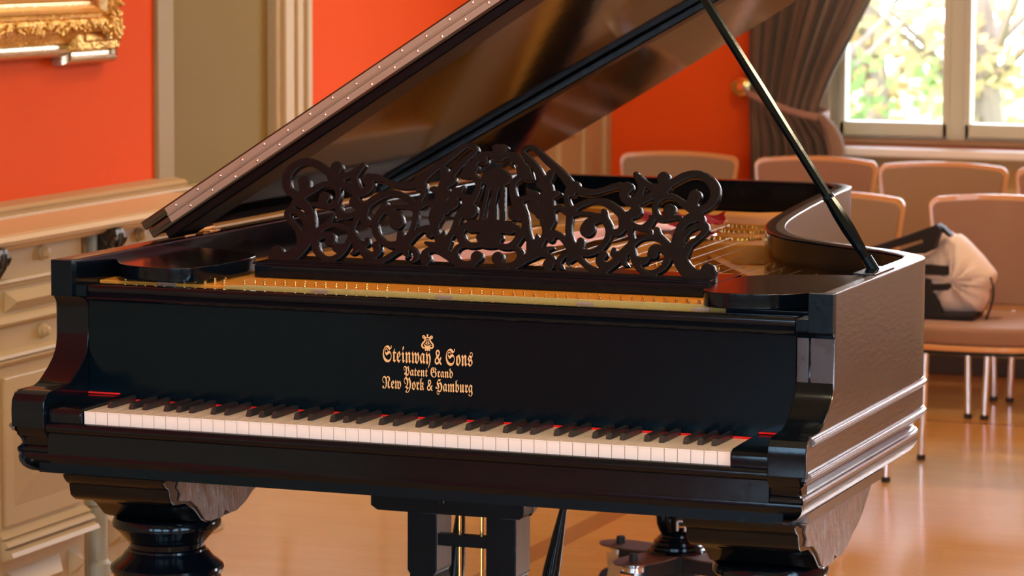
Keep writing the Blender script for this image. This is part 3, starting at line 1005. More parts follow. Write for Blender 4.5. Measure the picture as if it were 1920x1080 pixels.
flap['label'] = 'front flap folded back on top of the lid'
def batten(p, q, wd, th, nm):
    bm = BM()
    a, b = Vector(p), Vector(q)
    d = (b - a).normalized(); n_ = Vector((-d.y, d.x)) * wd
    prism(bm, [a, b, b + n_, a + n_], -th, 0.001, 'xy', 0.004, 3)
    for v in bm.verts:
        v.co = lidpt(v.co.x, v.co.y, v.co.z)
    return obj(nm, bm, mat('batten_lacquer', (0.003, 0.003, 0.004, 1), 0.25, spec=0.12), lid, ang=40)
batten((0.02, 0.566), (1.49, 0.566), 0.115, 0.019, 'front_batten')
batten((0.06, 1.56), (0.97, 1.80), 0.06, 0.018, 'cross_batten')
def leaf(h0, h1, yf, owner, off):
    bm = BM()
    box(bm, 0.045, 1.46, yf - 0.0012, yf + 0.001, h0, h1)
    for v in bm.verts:
        v.co = lidpt(v.co.x, v.co.y, v.co.z)
    lf = obj('hinge_leaf', bm, HINGE, owner)
    hm = (h0 + h1) / 2
    bm = BM()
    lathe(bm, [(0.0034, 0.0), (0.0030, -0.0012), (0.0014, -0.0022)], (0, 0, 0), 0, 10, axis='y')
    sc = obj('hinge_screw', bm, STEEL, lf, world=False)
    dd = origin_of(lf)
    for j in range(25):
        s = 0.07 + off + j * 0.0575
        if s > 1.45:
            break
        l = lidpt(s, yf - 0.0012, hm + 0.002 * math.sin(j * 2.1)) - dd
        if j == 0:
            sc.location = l
        else:
            c = sc.copy(); COL.objects.link(c); c.location = l
leaf(0.0240, 0.0375, 0.5655, flap, 0.0)
leaf(0.0060, 0.0190, 0.563, lid, 0.028)
bm = BM()
tube(bm, [lidpt(0.045, 0.562, 0.0215), lidpt(1.46, 0.562, 0.0215)], 0.0022, 8)
obj('hinge_knuckle', bm, HINGE, lid)
# spine hinges between lid and case
for y in (0.632, 0.745):
    bm = BM()
    tube(bm, [(-W + 0.008, y, 0.9995), (-W + 0.008, y + 0.052, 0.9995)], 0.0062, 12)
    h = obj('lid_hinge', bm, BRASS, piano)
    bm = BM()
    box(bm, -W + 0.010, -W + 0.028, y + 0.003, y + 0.049, 0.994, 0.9960, 0.0005)
    for q in (0.2, 0.5, 0.8):
        lathe(bm, [(0.0025, 0.9955), (0.0020, 0.9970)], -W + 0.022, y + 0.052 * q, 8)
    obj('hinge_plate', bm, BRASS, h)

# ---- prop stick
P0 = Vector((0.712, 0.555, 0.992)); P1 = lidpt(1.19, 0.62, -0.004)
bm = BM()
L = (P1 - P0).length
prof = [(0.0, 0.0085), (0.03, 0.0085), (0.05, 0.0105), (0.09, 0.0135), (0.125, 0.0130), (0.155, 0.0105), (0.165, 0.0095), (0.30, 0.0092), (L * 0.5, 0.0105), (L - 0.15, 0.009), (L, 0.0065)]
tube(bm, [P0 + (P1 - P0).normalized() * t for t, r in prof], [r for t, r in prof], 8)
prop = obj('lid_prop', bm, LACQ, piano, ang=20)
bm = BM()
dirp = (P1 - P0).normalized()
tube(bm, [P0 + dirp * 0.155, P0 + dirp * 0.163], 0.0112, 12)
obj('prop_ring', bm, LACQ_DULL, prop)
bm = BM()
tube(bm, [P0 + dirp * 0.0, P0 + dirp * 0.028], 0.0105, 12)
obj('prop_ferrule', bm, LACQ_DULL, prop)
bm = BM()
box(bm, 0.696, 0.738, 0.46, 0.60, 0.9935, 0.9965, 0.001)
obj('prop_socket', bm, LACQ, piano)

# ---- legs: scrolled bracket, capital and turned shaft
def bracket(cx):
    x0, x1 = (0.508, 0.708) if cx > 0 else (-0.688, -0.482)
    b0 = BM()
    # stepped cap under the case
    xo = (0.502, 0.718) if cx > 0 else (-0.700, -0.476)
    sweep(b0, [(xo[1], 0.092), (xo[1], 0.605), (xo[0], 0.605), (xo[0], 0.092)], [(-0.06, 0.6225), (0.004, 0.6225), (0.004, 0.607), (0.001, 0.605), (0.001, 0.602), (-0.004, 0.600), (-0.007, 0.596), (-0.013, 0.594), (-0.015, 0.5895), (-0.06, 0.589)], closed=True)
    cap_ = obj('leg_cap', b0, SIDE if cx > 0 else LACQ, piano)
    bm = BM()
    sidep = [(0.055, 0.6065), (0.06, 0.598), (0.068, 0.590), (0.080, 0.584), (0.082, 0.572), (0.086, 0.562), (0.100, 0.553), (0.150, 0.548), (0.185, 0.530), (0.215, 0.506),
             (0.235, 0.499), (0.36, 0.499), (0.40, 0.510), (0.43, 0.525), (0.465, 0.535), (0.50, 0.552), (0.53, 0.572), (0.56, 0.590), (0.585, 0.6065)]
    prism(bm, sidep, x0, x1, 'yz', 0.004, 2)
    o = obj('leg_bracket', bm, LACQ, piano, ang=40)
    # chipped side face
    bm = BM()
    wp = [(0.12, 0.600), (0.112, 0.585), (0.125, 0.572), (0.118, 0.560), (0.165, 0.552), (0.195, 0.535), (0.225, 0.507), (0.25, 0.501), (0.30, 0.500), (0.31, 0.512), (0.33, 0.503), (0.36, 0.502), (0.40, 0.513), (0.43, 0.528),
          (0.465, 0.538), (0.50, 0.555), (0.53, 0.575), (0.555, 0.592), (0.575, 0.604), (0.35, 0.605)]
    prism(bm, wp, x1 - 0.001, x1 + 0.0035, 'yz', 0.001)
    obj('worn_side', bm, WORN, o, label='scuffed side where the black finish has chipped away')
    return o
LEG = [(0.085, 0.502), (0.100, 0.494), (0.1035, 0.486), (0.1035, 0.478), (0.098, 0.472), (0.094, 0.470), (0.078, 0.452), (0.074, 0.447), (0.072, 0.446), (0.070, 0.436), (0.074, 0.434), (0.075, 0.430),
       (0.079, 0.428), (0.088, 0.416), (0.100, 0.407), (0.107, 0.401), (0.1085, 0.396), (0.106, 0.389), (0.101, 0.386), (0.102, 0.379), (0.104, 0.373), (0.101, 0.366), (0.105, 0.359), (0.107, 0.31), (0.100, 0.25), (0.080, 0.17), (0.066, 0.10), (0.070, 0.095), (0.072, 0.085), (0.062, 0.078), (0.045, 0.065)]
for cx in (-0.597, 0.597):
    br_ = bracket(cx)
    bm = BM()
    lathe(bm, LEG, cx, 0.30, 12 if False else 48)
    lg = obj('leg', bm, LACQ, piano, ang=30)
    bm = BM()
    tube(bm, [(cx - 0.012, 0.30, 0.034), (cx + 0.012, 0.30, 0.034)], 0.032, 20)
    obj('leg_caster', bm, BRASS, lg)
    bm = BM()
    lathe(bm, [(0.044, 0.066), (0.040, 0.058), (0.018, 0.052), (0.016, 0.036)], cx, 0.30, 16)
    obj('caster_cup', bm, BRASS, lg)
# tail leg with fluted shaft
bm = BM()
lathe(bm, [(0.085, 0.622), (0.085, 0.60), (0.070, 0.58), (0.062, 0.50), (0.054, 0.30), (0.051, 0.225), (0.049, 0.205), (0.043, 0.190), (0.038, 0.184)], -0.147, 2.08, 96, flutes=16, fa=0.006)
tl = obj('leg', bm, LACQ, piano, ang=30)
bm = BM()
lathe(bm, [(0.036, 0.186), (0.040, 0.182), (0.041, 0.178), (0.047, 0.175), (0.049, 0.170), (0.055, 0.167), (0.057, 0.160), (0.062, 0.156), (0.063, 0.150), (0.068, 0.147), (0.070, 0.141)], -0.147, 2.08, 40)
obj('leg_foot', bm, LACQ, tl, ang=30)

BAREWOOD = mat('bare_grey_wood', (0.20, 0.155, 0.12, 1), 0.5, noise=0.25, nscale=12, stretch=(1, 6, 0.6))
# ---- pedal lyre under the key bed
lyre = None
bm = BM()
prism(bm, [(-0.218, 0.60), (-0.218, 0.5235), (-0.205, 0.515), (0.082, 0.515), (0.091, 0.5225), (0.091, 0.60)], 0.40, 0.445, 'xz', 0.002)
lyre = obj('pedal_lyre', bm, LACQ_DULL, piano)
bm = BM()
prism(bm, [(0.445, 0.60), (0.445, 0.516), (0.50, 0.532), (0.545, 0.558), (0.555, 0.60)], -0.215, 0.0905, 'yz', 0.002)
tb_ = obj('top_block', bm, LACQ_DULL, lyre)
bm = BM()
prism(bm, [(0.450, 0.598), (0.450, 0.520), (0.50, 0.5345), (0.543, 0.5595), (0.552, 0.598)], 0.0900, 0.0915, 'yz')
obj('bare_end', bm, BAREWOOD, tb_, label='unpainted grey-brown end of the block')
for x0, x1 in ((-0.143, -0.084), (0.016, 0.075)):
    bm = BM()
    cxm = (x0 + x1) / 2
    hw = (x1 - x0) / 2
    prof = [(0.516, hw), (0.405, hw), (0.397, hw * 0.82), (0.385, hw * 0.9), (0.36, hw * 1.1), (0.25, hw * 1.1), (0.20, hw * 0.9), (0.16, hw * 0.9)]
    pts = [(cxm - w_, z) for z, w_ in prof] + [(cxm + w_, z) for z, w_ in prof[::-1]]
    prism(bm, pts, 0.40, 0.478, 'xz', 0.002)
    po_ = obj('lyre_post', bm, LACQ_DULL, lyre)
    bm = BM()
    box(bm, x1 - 0.0005, x1 + 0.0008, 0.403, 0.475, 0.408, 0.5145)
    obj('bare_side', bm, BAREWOOD, po_, label='unpainted brown side of the lyre post')
bm = BM()
box(bm, -0.084, 0.016, 0.405, 0.425, 0.455, 0.4775, 0.001)
obj('cross_bar', bm, LACQ_DULL, lyre)
for x in (-0.0485, -0.004):
    bm = BM()
    tube(bm, [(x, 0.43, 0.14), (x, 0.43, 0.56)], 0.0036, 10)
    obj('trap_rod', bm, BRASS, lyre)
bm = BM()
lathe(bm, [(0.0075, 0.0), (0.0075, -0.004), (0.005, -0.005), (0.005, -0.008)], (-0.0735, 0.40, 0.538), 0, 16, axis='y')
lathe(bm, [(0.003, 0.0), (0.003, -0.004)], (-0.060, 0.40, 0.545), 0, 8, axis='y')
obj('lyre_bolt', bm, LACQ, lyre)
bm = BM()
box(bm, -0.20, 0.13, 0.38, 0.55, 0.075, 0.165, 0.006)
obj('pedal_box', bm, LACQ_DULL, lyre)
for x in (-0.075, 0.01):
    bm = BM()
    prism(bm, [(0.385, 0.10), (0.30, 0.094), (0.24, 0.083), (0.235, 0.078), (0.30, 0.086), (0.385, 0.092)], x - 0.018, x + 0.018, 'yz', 0.002)
    obj('pedal', bm, BRASS, lyre)
for xt, xb in ((0.051, -0.038), (-0.181, -0.218)):
    bm = BM()
    top, bot = Vector((xt, 0.80, 0.60)), Vector((xb, 0.80, 0.135))
    prof = [(0, .0075), (0.15, .0075), (0.30, .008), (0.42, .013), (0.56, .0175), (0.68, .0165), (0.8, .011), (0.9, .008), (1, .010)]
    tube(bm, [top.lerp(bot, t) for t, r in prof], [r for t, r in prof], 14)
    obj('lyre_brace', bm, LACQ, piano)

# ================================================================== THE ROOM
bm = BM(); box(bm, -4.0, RIGHT_X + 0.3, FRONT_Y - 0.3, BACK_Y + 0.3, -0.1, 0.0)
fl = struct('floor', bm, FLOORM)
bm = BM(); box(bm, -4.0, RIGHT_X + 0.3, FRONT_Y - 0.3, BACK_Y + 0.3, CEIL, CEIL + 0.1)
struct('ceiling', bm, CEILM)
WZ0, WZ1 = 0.835, 2.75

def wall_with_holes(name, horiz, plane0, plane1, a0, a1, holes, m):
    """wall slab along x (horiz) or y, pierced by window openings"""
    bm = BM()
    def bx(p, q, z0, z1):
        if q - p < 1e-4:
            return
        if horiz:
            box(bm, p, q, plane0, plane1, z0, z1)
        else:
            box(bm, plane0, plane1, p, q, z0, z1)
    cur = a0
    for h0, h1 in holes:
        bx(cur, h0, 0, CEIL)
        bx(h0, h1, 0, WZ0)
        bx(h0, h1, WZ1, CEIL)
        cur = h1
    bx(cur, a1, 0, CEIL)
    return struct(name, bm, m)
wall_with_holes('wall_back', True, BACK_Y, BACK_Y + 0.24, -1.95, RIGHT_X + 0.24, BACK_WINDOWS, REDWALL)
wall_with_holes('wall_front', True, FRONT_Y - 0.24, FRONT_Y, -4.0, RIGHT_X + 0.24, FRONT_WINDOWS, CREAM)
wall_with_holes('wall_right', False, RIGHT_X, RIGHT_X + 0.24, FRONT_Y, BACK_Y, RIGHT_WINDOWS, REDWALL)
bm = BM()
box(bm, LEFT_X - 0.2, LEFT_X, -3.6, 2.80, 0, CEIL)
box(bm, LEFT_X - 0.2, LEFT_X, 3.50, 5.86, 0, CEIL)
box(bm, LEFT_X - 0.2, LEFT_X, FRONT_Y, -4.8, 0, CEIL)
box(bm, LEFT_X - 0.2, LEFT_X, -4.8, -3.6, 2.4, CEIL)
box(bm, LEFT_X - 0.2, LEFT_X, 2.80, 3.50, 2.75, CEIL)
box(bm, LEFT_X - 0.2, LEFT_X, 5.86, BACK_Y, 0, CEIL)
struct('wall_left', bm, REDWALL)
bm = BM(); box(bm, LEFT_X - 0.24, LEFT_X - 0.19, -5.0, -3.4, 0, 2.6)
box(bm, LEFT_X - 0.20, LEFT_X - 0.17, -4.7, -3.7, 0.2, 2.2, 0.01)
struct('door_1', bm, CREAM)

# olive panel closing the niche in the left wall, with its cream casing
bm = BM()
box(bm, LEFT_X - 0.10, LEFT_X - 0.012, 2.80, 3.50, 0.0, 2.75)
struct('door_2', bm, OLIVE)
bm = BM()
box(bm, LEFT_X - 0.11, LEFT_X + 0.012, 2.713, 2.815, 0.90, 2.80, 0.006)
struct('trim_1', bm, OLIVE and mat('khaki_casing_paint', (0.36, 0.27, 0.13, 1), 0.5, spec=0.15))
def casing(bm, y0, y1):
    wd = y1 - y0
    for f0, f1, d in ((0, .16, .020), (.13, .42, .034), (.40, .60, .022), (.58, .84, .030), (.82, 1.0, .040)):
        box(bm, LEFT_X - 0.11 if f0 == 0 else LEFT_X - 0.01, LEFT_X + d, y0 + wd * f0, y0 + wd * f1, 0.88, 2.85, 0.006)
bm = BM(); casing(bm, 3.465, 3.675)
struct('trim_2', bm, CREAM)
# cream casing at the far end of the left wall
bm = BM()
for y0, y1, d in ((5.70, 5.90, .012), (5.88, 5.98, .03), (5.96, 6.16, .018), (6.14, 6.24, .03), (6.22, 6.40, .016), (6.38, 6.448, .03)):
    box(bm, LEFT_X - 0.01, LEFT_X + d, y0, y1, 0.0, 2.9, 0.006)
struct('trim_3', bm, CREAM)

# ---- wainscot along the left wall
XF = -1.60
def wx(bm, y0, y1, z0, z1, d0, d1, bev=0.004):
    box(bm, XF + d0, XF + d1, y0, y1, z0, z1, bev)
def pyramid(bm, y0, y1, z0, z1, d0, h, inset_=None):
    """raised field with bevelled sides: square -> point, long -> ridge"""
    cy, cz = (y0 + y1) / 2, (z0 + z1) / 2
    r = min(y1 - y0, z1 - z0) / 2
    if inset_ is not None:
        r = inset_
    A = [(y0, z0), (y1, z0), (y1, z1), (y0, z1)]
    B = [(y0 + r, z0 + r), (y1 - r, z0 + r), (y1 - r, z1 - r), (y0 + r, z1 - r)]
    va = [bm.verts.new((XF + d0, y, z)) for y, z in A]
    vb = [bm.verts.new((XF + d0 + h, y, z)) for y, z in B]
    fs = [bm.faces.new((va[i], va[(i + 1) % 4], vb[(i + 1) % 4], vb[i])) for i in range(4)]
    bm.faces.new(vb)
    bmesh.ops.recalc_face_normals(bm, faces=fs)
    bmesh.ops.remove_doubles(bm, verts=vb, dist=1e-5)
def ymould(bm, y0, y1, prof, plane=None):
    """horizontal moulding run along y; prof = (out from XF, z)"""
    prism(bm, [(XF + o, z) for o, z in prof], y0, y1, 'xz')
def bay(bm, y0, y1, strips=True):
    # body
    box(bm, LEFT_X, XF, y0, y1, 0.0, 0.872)
    # frieze pyramid between two mouldings
    ymould(bm, y0, y1, [(0, 0.792), (0.010, 0.790), (0.014, 0.783), (0.006, 0.778), (0.004, 0.770), (0, 0.768)])
    pyramid(bm, y0 + 0.05, y1 - 0.04, 0.712, 0.762, 0.0005, 0.022)
    ymould(bm, y0, y1, [(0, 0.708), (0.004, 0.706), (0.012, 0.700), (0.020, 0.690), (0.016, 0.684), (0.004, 0.678), (0, 0.675)])
    ymould(bm, y0, y1, [(0, 0.622), (0.006, 0.620), (0.014, 0.614), (0.018, 0.607), (0.010, 0.604), (0.016, 0.598), (0.010, 0.590), (0, 0.586)])
    # tall panel: sunk border, raised field with bevels
    wx(bm, y0 + 0.035, y1 - 0.03, 0.205, 0.56, -0.004, 0.007)
    pyramid(bm, y0 + 0.075, y1 - 0.07, 0.25, 0.515, 0.007, 0.016, 0.07)
    # base mouldings
    ymould(bm, y0, y1, [(0, 0.196), (0.012, 0.190), (0.022, 0.184), (0.014, 0.180), (0.026, 0.174), (0.034, 0.166), (0.020, 0.160), (0.040, 0.152), (0.046, 0.142), (0.020, 0.132), (0, 0.128)])
    # lower row of diamond-cut blocks
    pyramid(bm, y0 + 0.045, y1 - 0.13, 0.028, 0.098, 0.001, 0.03)
    pyramid(bm, y1 - 0.085, y1 - 0.03, 0.035, 0.098, 0.001, 0.03)
    ymould(bm, y0, y1, [(0, 0.014), (0.020, 0.012), (0.028, 0.006), (0.028, 0.0), (0, 0.0)])
bays = [(-3.55, -3.05), (-2.95, -2.45), (-2.35, -1.85), (-1.75, -1.25), (-1.15, -0.65), (-0.55, -0.05), (0.05, 0.55), (0.62, 1.31), (1.40, 1.83)]
bm = BM()
for y0, y1 in bays:
    bay(bm, y0, y1)
struct('trim_4', bm, CREAM)
bm = BM()                                   # plain pilaster strips between bays
for a, b in zip(bays, bays[1:]):
    box(bm, LEFT_X, XF + 0.012, a[1] - 0.005, b[0] + 0.005, 0.0, 0.80, 0.004)
struct('trim_5', bm, CREAM)
bm = BM()                                   # corner post with its band, then the narrower end bay
box(bm, LEFT_X, XF - 0.05, 1.80, 1.90, 0.0, 0.87)
lathe(bm, [(0.034, 0.0), (0.034, 0.03), (0.026, 0.04), (0.026, 0.175), (0.032, 0.18), (0.032, 0.20), (0.026, 0.205), (0.026, 0.87)], XF - 0.02, 1.935, 20)
struct('trim_6', bm, mat('pale_grey_paint', (0.40, 0.42, 0.34, 1), 0.4))
bm = BM()
box(bm, LEFT_X, XF - 0.03, 1.90, 2.62, 0.0, 0.87)
XF0 = XF; XF = XF - 0.03
for z in (0.19, 0.62, 0.70, 0.79):
    ymould(bm, 1.97, 2.62, [(0, z + 0.012), (0.016, z + 0.008), (0.024, z), (0.012, z - 0.008), (0, z - 0.012)])
for y in (1.985, 2.005, 2.025):
    box(bm, XF, XF + 0.008, y, y + 0.012, 0.21, 0.60, 0.002)
wx(bm, 2.07, 2.56, 0.23, 0.56, -0.004, 0.008)
pyramid(bm, 2.10, 2.53, 0.26, 0.53, 0.008, 0.016, 0.06)
for y in (1.985, 2.075, 2.24, 2.38, 2.52):
    pyramid(bm, y, y + 0.07, 0.055, 0.14, 0.001, 0.035)
box(bm, XF, XF + 0.03, 1.97, 2.62, 0.0, 0.02, 0.003)
struct('trim_7', bm, CREAM)
XF = XF0
bm = BM()                                   # low part of the wall beyond
box(bm, LEFT_X, LEFT_X + 0.02, 2.62, 5.70, 0.0, 0.88)
for y in (2.75, 3.5, 4.25, 5.0):
    box(bm, LEFT_X + 0.018, LEFT_X + 0.032, y, y + 0.6, 0.2, 0.72, 0.008)
box(bm, LEFT_X, LEFT_X + 0.045, 2.62, 5.70, 0.86, 0.90, 0.01)
struct('baseboard_left', bm, CREAM)
# shelf on top with rounded nose, and chair rail behind it
bm = BM()
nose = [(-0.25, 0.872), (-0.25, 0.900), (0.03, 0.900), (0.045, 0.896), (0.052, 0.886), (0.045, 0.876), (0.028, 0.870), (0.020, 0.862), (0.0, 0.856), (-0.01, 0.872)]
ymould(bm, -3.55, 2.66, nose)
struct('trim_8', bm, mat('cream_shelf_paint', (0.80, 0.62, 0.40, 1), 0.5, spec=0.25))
bm = BM()
prism(bm, [(LEFT_X, 0.900), (LEFT_X + 0.075, 0.900), (LEFT_X + 0.072, 0.906), (LEFT_X + 0.055, 0.910), (LEFT_X + 0.060, 0.918), (LEFT_X + 0.050, 0.926), (LEFT_X + 0.025, 0.930), (LEFT_X, 0.932)], -3.55, 2.80, 'xz', 0.004)
struct('trim_9', bm, CREAM)
# beyond the niche the shelf goes on narrower
bm = BM()
prism(bm, [(LEFT_X - 0.10, 0.872), (LEFT_X - 0.10, 0.899), (LEFT_X + 0.16, 0.899), (LEFT_X + 0.172, 0.890), (LEFT_X + 0.15, 0.874)], 2.66, 5.68, 'xz')
struct('trim_10', bm, CREAM)

# turned rosettes on the wainscot
rl = ['pale round rosette knob under the shelf left of the dark corbel', 'pale round rosette knob low on the wainscot, left of the piano arm',
      'pale round rosette knob under the shelf beside the lid corner']
bm = BM()
lathe(bm, [(0.018, 0.0), (0.018, 0.004), (0.013, 0.008), (0.015, 0.012), (0.012, 0.018), (0.005, 0.022)], (0, 0, 0), 0, 20, axis='x')
ros = obj('rosette_knob', bm, CREAM, None, world=False)
ros.location = (XF, 1.632, 0.838)
tag(ros, rl[0], 'rosette', 'rosettes on the wainscot')
for l, p in ((rl[1], (XF, 1.628, 0.652)), (rl[2], (XF - 0.03, 2.19, 0.832))):
    c = ros.copy(); COL.objects.link(c); c.location = p; c['label'] = l
# carved dark corbel under the shelf
def corbel(y, label):
    t = thing('carved_corbel', label, 'corbel', (XF, y, 0.72), 'carved corbels under the shelf')
    bm = BM()
    prism(bm, [(0.0, 0.872), (0.050, 0.870), (0.056, 0.850), (0.048, 0.836), (0.034, 0.834), (0.026, 0.820), (0.022, 0.78), (0.012, 0.72), (0, 0.715)], 0, 1, 'xz')
    for v in bm.verts:
        v.co = Vector((XF + v.co.x, y - 0.022 + v.co.y * 0.044, v.co.z))
    obj('bracket', bm, BRONZE, t)
    bm = BM()
    for sgn in (-1, 1):
        tube(bm, [(XF + 0.046, y + sgn * 0.012, 0.855), (XF + 0.050, y + sgn * 0.027, 0.846), (XF + 0.042, y + sgn * 0.031, 0.834), (XF + 0.036, y + sgn * 0.022, 0.828), (XF + 0.044, y + sgn * 0.017, 0.838)], [.006, .008, .007, .005, .003], 8)
    tube(bm, [(XF + 0.055, y, 0.860), (XF + 0.050, y, 0.83), (XF + 0.030, y, 0.79)], [.007, .010, .004], 8)
    obj('acanthus_leaf', bm, BRONZE, t)
    return t
corbel(1.935, 'dark carved bracket under the cream shelf, just left of the piano lid corner')
corbel(1.36, 'dark carved bracket under the cream shelf, cut by the left edge of the view')

# ---- gilt picture frame on the left wall
pf = thing('picture_frame', 'ornate gilded picture frame with stepped corner on the red wall', 'picture frame', (LEFT_X, 1.6, 1.26))
XW = LEFT_X
def frame_run(name, prof, ystep, z_low, z_high, y_out, m, bev=0):
    """profile (toward the middle of the frame, out from wall) swept along the stepped bottom edge and up the right side"""
    path = [(-0.2, z_high), (ystep, z_high), (ystep, z_low), (y_out, z_low), (y_out, 2.47), (-0.2, 2.47)]
    bm = BM()
    n = len(path)
    rings = []
    for i in range(n):
        p = Vector(path[i]); a = Vector(path[i - 1]); b = Vector(path[(i + 1) % n])
        d1 = (p - a).normalized()
        d2 = (b - p).normalized()
        n1, n2 = Vector((-d1.y, d1.x)), Vector((-d2.y, d2.x))
        mm = (n1 + n2) / (1 + n1.dot(n2))
        rings.append([bm.verts.new((XW + o, p.x + mm.x * t_, p.y + mm.y * t_)) for t_, o in prof])
    for r, s in zip(rings, rings[1:] + rings[:1]):
        for q in range(len(prof)):
            q2 = (q + 1) % len(prof)
            bm.faces.new((r[q], s[q], s[q2], r[q2]))
    bmesh.ops.recalc_face_normals(bm, faces=bm.faces[:])
    return obj(name, bm, m, pf, ang=30)
frame_run('outer_moulding', [(0, 0), (0, 0.022), (0.004, 0.034), (0.010, 0.042), (0.016, 0.046), (0.022, 0.043), (0.024, 0.034), (0.031, 0.034), (0.033, 0.040), (0.034, 0.0)], 2.150, 1.259, 1.280, 2.430, GILDSILV)
frame_run('inner_moulding', [(0.033, 0.0), (0.033, 0.040), (0.036, 0.046), (0.039, 0.042), (0.046, 0.050), (0.056, 0.060), (0.062, 0.066), (0.064, 0.060), (0.070, 0.05), (0.070, 0.0)], 2.150, 1.259, 1.280, 2.430, GILDED)
def straight_run(name, prof, z0, y1, m):
    bm = BM()
    ra = [bm.verts.new((XW + o, -0.13 + t_, z0 + t_)) for t_, o in prof]
    rd = [bm.verts.new((XW + o, -0.13 + t_, 2.40 - t_)) for t_, o in prof]
    rb = [bm.verts.new((XW + o, y1 - t_, z0 + t_)) for t_, o in prof]
    rc = [bm.verts.new((XW + o, y1 - t_, 2.40 - t_)) for t_, o in prof]
    k = len(prof)
    for r, s in ((ra, rb), (rb, rc), (rc, rd), (rd, ra)):
        for q in range(k):
            bm.faces.new((r[q], s[q], s[(q + 1) % k], r[(q + 1) % k]))
    bmesh.ops.recalc_face_normals(bm, faces=bm.faces[:])
    return obj(name, bm, m, pf, ang=30)
straight_run('leaf_band', [(0, 0), (0, 0.055), (0.006, 0.068), (0.016, 0.078), (0.028, 0.082), (0.038, 0.078), (0.044, 0.07), (0.044, 0)], 1.338, 2.380, GILDED)
straight_run('sight_cove', [(0.044, 0), (0.044, 0.070), (0.052, 0.066), (0.062, 0.050), (0.072, 0.042), (0.082, 0.040), (0.088, 0.046), (0.094, 0.040), (0.094, 0)], 1.338, 2.380, mat('light_gilding', (0.80, 0.52, 0.22, 1), 0.32, metal=0.8, bump=0.2, bscale=60))
bm = BM()
box(bm, XW, XW + 0.062, 2.165, 2.405, 1.296, 1.341, 0.008)
obj('corner_field', bm, GILDED, pf)
bm = BM()
y = -0.06
while y < 2.325:
    bmesh.ops.create_icosphere(bm, subdivisions=1, radius=0.0052, matrix=Matrix.Translation((XW + 0.068, y, 1.3885)))
    y += 0.0122
z = 1.39
while z < 2.28:
    bmesh.ops.create_icosphere(bm, subdivisions=1, radius=0.0052, matrix=Matrix.Translation((XW + 0.068, 2.3295, z)))
    z += 0.0122
bd = obj('bead_row', bm, GILDED, pf)
bd['kind'] = 'stuff'
bm = BM()
rr = random.Random(5)
def lump(y, z, big):
    n0 = len(bm.verts)
    for k in range(5):
        a = rr.uniform(0, 2 * PI)
        rad = rr.uniform(0.004, 0.0085) * big
        mtx = Matrix.Translation((XW + 0.080 + rr.uniform(-0.004, 0.004), y + math.cos(a) * 0.011 * big, z + math.sin(a) * 0.008 * big)) @ Matrix.Rotation(a, 4, 'X') @ Matrix.Diagonal((0.7, 1.7, 0.8, 1))
        bmesh.ops.create_icosphere(bm, subdivisions=2, radius=rad, matrix=mtx)
y = -0.1
while y < 2.37:
    lump(y, 1.356 + 0.004 * math.sin(y * 60), 1.0)
    y += 0.026
z = 1.36
while z < 2.25:
    lump(2.362, z, 1.0)
    z += 0.026
for k in range(10):
    lump(2.335 + rr.uniform(-.03, .025), 1.350 + rr.uniform(-.02, .03), 1.25)
lf = obj('leaf_ornament', bm, GILDED, pf)
lf['kind'] = 'stuff'
bm = BM()
box(bm, XW + 0.002, XW + 0.030, -0.05, 2.30, 1.42, 2.32)
obj('canvas', bm, CANVAS, pf)


# ---- windows in the back wall
def window_unit(n, horiz, plane, a0, a1, mull, side):
    """frame and panes filling one opening; side = +1/-1 where the room lies"""
    root = bpy.data.objects.new('window_%d' % n, None); COL.objects.link(root); root['kind'] = 'structure'
    fz0, fz1 = 0.862, 2.74
    def bx(bm, p, q, d0, d1, z0, z1, bev=0.004):
        lo, hi = sorted((plane + d0 * -side, plane + d1 * -side))
        if horiz:
            box(bm, p, q, lo, hi, z0, z1, bev)
        else:
            box(bm, lo, hi, p, q, z0, z1, bev)
    bm = BM()
    bx(bm, a0 - 0.01, a1 + 0.01, 0.05, 0.14, fz0 - 0.012, fz0 + 0.006)
    bx(bm, a0 - 0.01, a1 + 0.01, 0.05, 0.14, fz1 - 0.03, fz1 + 0.02)
    bx(bm, a0 - 0.01, a0 + 0.03, 0.05, 0.14, fz0, fz1)
    bx(bm, a1 - 0.03, a1 + 0.01, 0.05, 0.14, fz0, fz1)
    for c in mull:
        bx(bm, c - 0.030, c + 0.030, 0.05, 0.14, fz0, fz1)
    f = obj('window_frame', bm, WHITEP, root, sm=False)
    edges = [a0 + 0.03] + [v for c in mull for v in (c - 0.030, c + 0.030)] + [a1 - 0.03]
    for i in range(0, len(edges), 2):
        p, q = edges[i], edges[i + 1]
        bm = BM()
        bx(bm, p - .004, p + 0.022, 0.035, 0.10, fz0, fz1)
        bx(bm, q - 0.022, q + .004, 0.035, 0.10, fz0, fz1)
        bx(bm, p, q, 0.035, 0.10, fz0, fz0 + 0.052)
        bx(bm, p, q, 0.035, 0.10, fz1 - 0.05, fz1)
        bx(bm, p, q, 0.045, 0.09, 2.02, 2.07)
        s = obj('sash', bm, WHITEP, root, sm=False)
        bm = BM()
        bx(bm, p + 0.02, q - 0.02, 0.066, 0.070, fz0 + 0.05, fz1 - 0.05, 0)
        obj('pane', bm, GLASS, s, sm=False)
    return root
wn = 1
for (a, b), mul in zip(BACK_WINDOWS, ([-0.505, 0.36], [2.42, 3.30])):
    window_unit(wn, True, BACK_Y, a, b, mul, -1); wn += 1
for a, b in FRONT_WINDOWS:
    window_unit(wn, True, FRONT_Y, a, b, [(a + b) / 2], 1); wn += 1
for a, b in RIGHT_WINDOWS:
    window_unit(wn, False, RIGHT_X, a, b, [(a + b) / 2], -1); wn += 1
